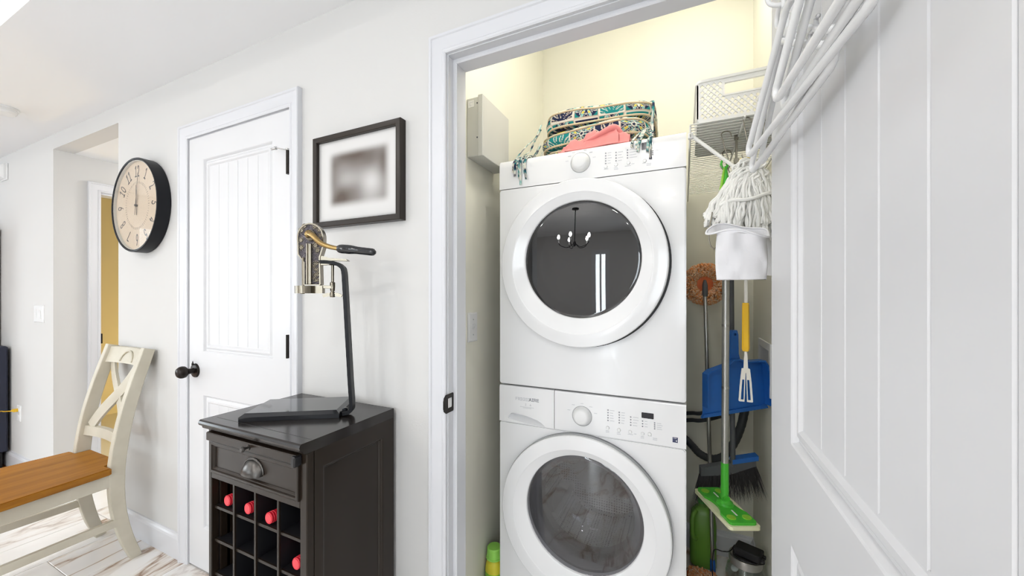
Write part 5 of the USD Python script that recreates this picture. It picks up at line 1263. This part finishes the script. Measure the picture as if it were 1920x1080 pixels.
def bp(x, y, z): return (bo[0] + be[0] * x + bb_[0] * y, bo[1] + be[1] * x + bb_[1] * y, z)
bm.add('head_block', hull([bp(x, y, z) for x, zc, h in ((-.002, .566, .016), (.10, .585, .020), (.196, .624, .014)) for y in (-.016, .016) for z in (zc - h, zc + h)]), 'grey_rubber', 30, label='dark grey head')
bm.add('blue_trim', hull([bp(x, y, z) for x, zc in ((.112, .618), (.204, .642)) for y in (-.020, .018) for z in (zc - .008, zc + .010)]), 'blue_plastic', 30, label='blue trim on the head')
bm.add('pole', tube([bp(.116, -.01, .60), bp(.113, -.006, 1.02), bp(.112, .0, 1.60)], .0095, 14), 'grey_rubber', 30, label='dark grey pole')
bv_, bf_, k = [], [], 0; rb = random.Random(31)
for i in range(900):
    u = rb.random(); y = rb.uniform(-.014, .014); x0 = u * .198; z0_ = .560 + .055 * u
    spread = (u - .42); L = .155 - .02 * abs(spread) + rb.uniform(-.012, .008)
    p = np.array(bp(x0, y, z0_)); q = np.array(bp(x0 + spread * .075 + rb.uniform(-.006, .006), y * 2.2, z0_ - L + .012 * u)); w = .0011
    e = np.array([w, 0, 0]); g = np.array([0, w, 0])
    bv_ += [p + e, p - e * .5 + g, p - e * .5 - g, q]; bf_ += [[k, k + 1, k + 3], [k + 1, k + 2, k + 3], [k + 2, k, k + 3], [k, k + 2, k + 1]]; k += 4
bm.add('bristles', trimesh.Trimesh(bv_, bf_, process=False), 'dark_bristle', False, kind='stuff')

# hoses behind the washer, outlet box on the right wall
h1 = Thing('drain_hose', 'thick dark grey drain hose looping down behind the broom', 'hose', (.15, 1.97, .51))
P = curve([(.285, 1.80, .93), (.268, 1.86, .90), (.250, 1.95, .80), (.232, 1.96, .70), (.205, 1.965, .615), (.165, 1.97, .545), (.115, 1.990, .515), (.068, 2.02, .518), (.036, 2.062, .535), (.0, 2.088, .56), (-.06, 2.090, .60)], 90)
h1.add('hose', tube(P, .0175 + .0007 * np.sin(np.arange(len(P)) * 2.4), 14), 'hose_grey', True)
for k, (z, lb) in enumerate(((.690, 'upper thin dark water hose behind the duster pole'), (.655, 'lower thin dark water hose behind the duster pole'))):
    h = Thing('water_hose', lb, 'hose', (.07, 2.03, z))
    P = curve([(-.05, 2.090, z - .03), (.0, 2.088, z - .008), (.035, 2.074, z + .004), (.07, 2.05, z + .014), (.13, 2.02, z + .045), (.21, 1.98, z + .10), (.262, 1.90, z + .19), (.285, 1.85 - .05 * k, z + .255)], 50)
    h.add('hose', tube(P, .0095, 12), 'hose_grey', True)
ob = Thing('washer_outlet_box', 'white recessed washer outlet box in the right closet wall', 'outlet box', (RX, 1.825, .895))
ob.add('frame', prism(sbox(1.70, .890, 1.950, 1.095).difference(sbox(1.728, .918, 1.922, 1.067)), 'x', RX - .006, RX), 'white_plastic', False)
ob.add('recess', cat(bx(RX + .07, RX + .075, 1.726, 1.924, .916, 1.069, 0), bx(RX, RX + .07, 1.9225, 1.9245, .916, 1.069, 0), bx(RX, RX + .07, 1.7255, 1.7275, .916, 1.069, 0), bx(RX, RX + .07, 1.7255, 1.9245, 1.0675, 1.0695, 0), bx(RX, RX + .07, 1.7255, 1.9245, .9155, .9175, 0)), 'white_plastic', False)
for y in (1.76, 1.81): ob.add('valve', cat(lathe([(0, 0), (.011, 0), (.011, .05), (.006, .06), (0, .06)], 16, 'z', (RX + .030, y, .918))), 'brass', 30)
oh = Thing('hose_end', 'short black hose end sticking out of the outlet box', 'hose', (.285, 1.74, .93))
oh.add('hose', tube(curve([(RX + .03, 1.80, .955), (RX + .008, 1.775, .945), (RX - .008, 1.757, .938), (RX - .016, 1.745, .935)], 20), .021, 16), 'hose_grey', True)

# green jug on the closet floor
jg = Thing('green_jug', 'green plastic jug with a moulded handle at the back of the closet floor', 'jug', (.080, 2.010, 0))
body = []
nj = 48
prof_j = [(0., .0, .0), (.050, .038, .002), (.057, .046, .012), (.057, .046, .10), (.054, .044, .118), (.057, .046, .135), (.057, .045, .20), (.050, .040, .245), (.034, .030, .268), (.020, .020, .278), (.020, .020, .295), (0, 0, .295)]
V = []; e = 3.4
for rx, ry, z in prof_j:
    for i in range(nj):
        a = 2 * PI * i / nj; k = (abs(math.cos(a)) ** e + abs(math.sin(a)) ** e) ** (-1 / e); V.append((.080 + rx * k * math.cos(a), 2.010 + ry * k * math.sin(a), z))
f = []
for j in range(len(prof_j) - 1):
    for i in range(nj):
        a, b, c, d = j * nj + i, j * nj + (i + 1) % nj, (j + 1) * nj + (i + 1) % nj, (j + 1) * nj + i; f += [[a, b, c], [a, c, d]]
jg.add('body', fixvol(trimesh.Trimesh(V, f, process=False)), 'jug_green', 40)
jg.add('handle', tube(curve([(.050, 1.980, .262), (.036, 1.955, .245), (.034, 1.951, .20), (.036, 1.955, .155), (.050, 1.970, .135)], 26), .0095, 12), 'jug_green', True)
jg.add('cap', lathe([(0, .295), (.024, .295), (.024, .322), (0, .324)], 28, 'z', (.080, 2.010, 0)), 'green_plastic', 30)

# big glass jar with a metal lid, a black adapter and its cable on top
JX, JY = .222, 1.752
jr = Thing('glass_jar', 'clear glass jar with a silver screw lid on the closet floor', 'jar', (JX, JY, 0))
jr.add('glass', lathe([(0, .0), (.060, .0), (.068, .008), (.070, .03), (.070, .165), (.064, .195), (.054, .212), (.052, .238), (.049, .238), (.051, .210), (.061, .192), (.067, .165), (.067, .03), (.064, .010), (0, .008)], 56, 'z', (JX, JY, 0)), 'jar_glass', 40)
lid = jr.add('screw_ring', lathe([(.0525, .214), (.0575, .214), (.0585, .218), (.0575, .222), (.0585, .226), (.0575, .230), (.0585, .234), (.0575, .242), (.0545, .2445), (.050, .2445), (.050, .242), (.0525, .240), (.0525, .214)], 56, 'z', (JX, JY, 0)), 'steel', 40, label='ridged silver screw ring')
jr.add('lid_disc', lathe([(0, .2425), (.040, .2425), (.044, .2415), (.051, .2415), (.051, .2395), (0, .2395)], 48, 'z', (JX, JY, 0)), 'steel_brushed', 40, parent=lid)
pods = []
for k in range(26):
    r = random.Random(300 + k); q = trimesh.creation.icosphere(1, 1.); q.vertices *= [.017, .015, .010]; q = xf(q, rotz=r.uniform(0, 180), rotx=r.uniform(-40, 40), loc=(JX + r.uniform(-.045, .045), JY + r.uniform(-.045, .045), .02 + .0055 * k)); pods.append(q)
for q in pods: jr.add('pod', q, 'white_cloth', True)
adp = Thing('black_adapter', 'black power adapter lying on the lid of the glass jar', 'adapter', (JX + .008, JY - .004, .2445))
ra = math.radians(-22)
def ad(m): return xf(m, rotz=-22, loc=(JX + .010, JY - .002, .2455))
adp.add('case', ad(bx(-.046, .046, -.032, .032, 0, .030, .004)), 'black_inside', False)
adp.add('plug', cat(ad(bx(.044, .058, -.020, -.008, .006, .020, .002)), ad(bx(.044, .056, .004, .018, .006, .018, .002))), 'black_inside', False)
cord_p = [(JX - .036, JY + .02, .262), (JX - .056, JY - .01, .250), (JX - .082, JY - .02, .248), (JX - .112, JY - .012, .238), (JX - .118, JY - .01, .16), (JX - .112, JY - .03, .06), (JX - .096, JY - .05, .008), (JX - .05, JY - .10, .004)]
cor = adp.add('cable', tube(curve(cord_p, 60), .0022, 8), 'black_inside', True)
adp.add('cable', tube(curve([(JX + .052, JY - .010, .252), (JX + .056, JY - .035, .2475), (JX + .02, JY - .050, .2475), (JX - .02, JY - .047, .2475), (JX - .044, JY - .022, .249), (JX - .040, JY + .012, .258)], 44), .0022, 8), 'black_inside', True)

# ------------------------------------------------------------------ white plastic hangers on the open door
def hanger_parts(t, hw=.205):
    """local: x along the bar, z up, bar at z=0."""
    r = .0052
    body = [(-hw + .012, 0), (hw - .012, 0), (hw - .002, .003), (hw + .003, .011), (hw, .020), (hw - .012, .027), (.10, .088), (.030, .135), (.012, .146), (-.012, .146), (-.030, .135), (-.10, .088), (-hw + .012, .027), (-hw, .020), (-hw - .003, .011), (-hw + .002, .003)]
    P = np.array([(x, 0, z) for x, z in body]); Q = []
    N = len(P)
    for i in range(N):
        a, b = P[i], P[(i + 1) % N]; n = max(2, int(np.linalg.norm(b - a) / .012)); Q += [a + (b - a) * k / n for k in range(n)]
    t.add('frame', tube(Q, r, 10, closed=True), 'white_plastic', True, local=True)
    t.add('hook', tube(curve([(0, 0, .146), (0, 0, .170), (-.004, 0, .178), (-.018, 0, .190), (-.018, 0, .206), (0, 0, .217), (.018, 0, .209), (.021, 0, .194)], 34), .0036, 10), 'white_plastic', True, local=True)
    for s in (-1, 1): t.add('strap_notch', tube([(s * .135, 0, .068), (s * .132, 0, .080), (s * .142, 0, .077)], .0030, 8), 'white_plastic', True, local=True)
spots = [(.135, .648, 1.552, -84., 'white plastic hanger on the door, its far tip the lowest, just above the mop'),
         (.152, .738, 1.562, -89., 'white plastic hanger lying closest to the door, its near end rounded in view'), (.143, .745, 1.548, -87., 'white plastic hanger under the one with the rounded near end'),
         (.146, .470, 1.560, -87., 'white plastic hanger nearest the camera, bar running out at the top of the picture'), (.136, .452, 1.566, -86., 'white plastic hanger just behind the one nearest the camera')]
first = None
for i, (x, y, z, rz_, lb) in enumerate(spots):
    if first is None:
        first = Thing('clothes_hanger', lb, 'hanger', (x, y, z), rz_, 'white plastic hangers on the open door'); hanger_parts(first)
    else: copy_of(first, (x, y, z), rz_, lb)
for y in (.47, .645, .73):
    dh = Thing('door_hook', 'white hook on the door above the frame, %s' % {.47: 'nearest the camera', .645: 'in the middle', .73: 'nearest the closet'}[y], 'hook', (.170, y, 1.77), group='hooks on the open door')
    dh.add('back_plate', bx(.166, .170, y - .012, y + .012, 1.72, 1.80, .001), 'white_plastic', False)
    dh.add('prong', tube(curve([(.168, y, 1.755), (.150, y, 1.752), (.136, y, 1.752), (.126, y, 1.758), (.121, y, 1.772)], 20), .0036, 10), 'white_plastic', True)
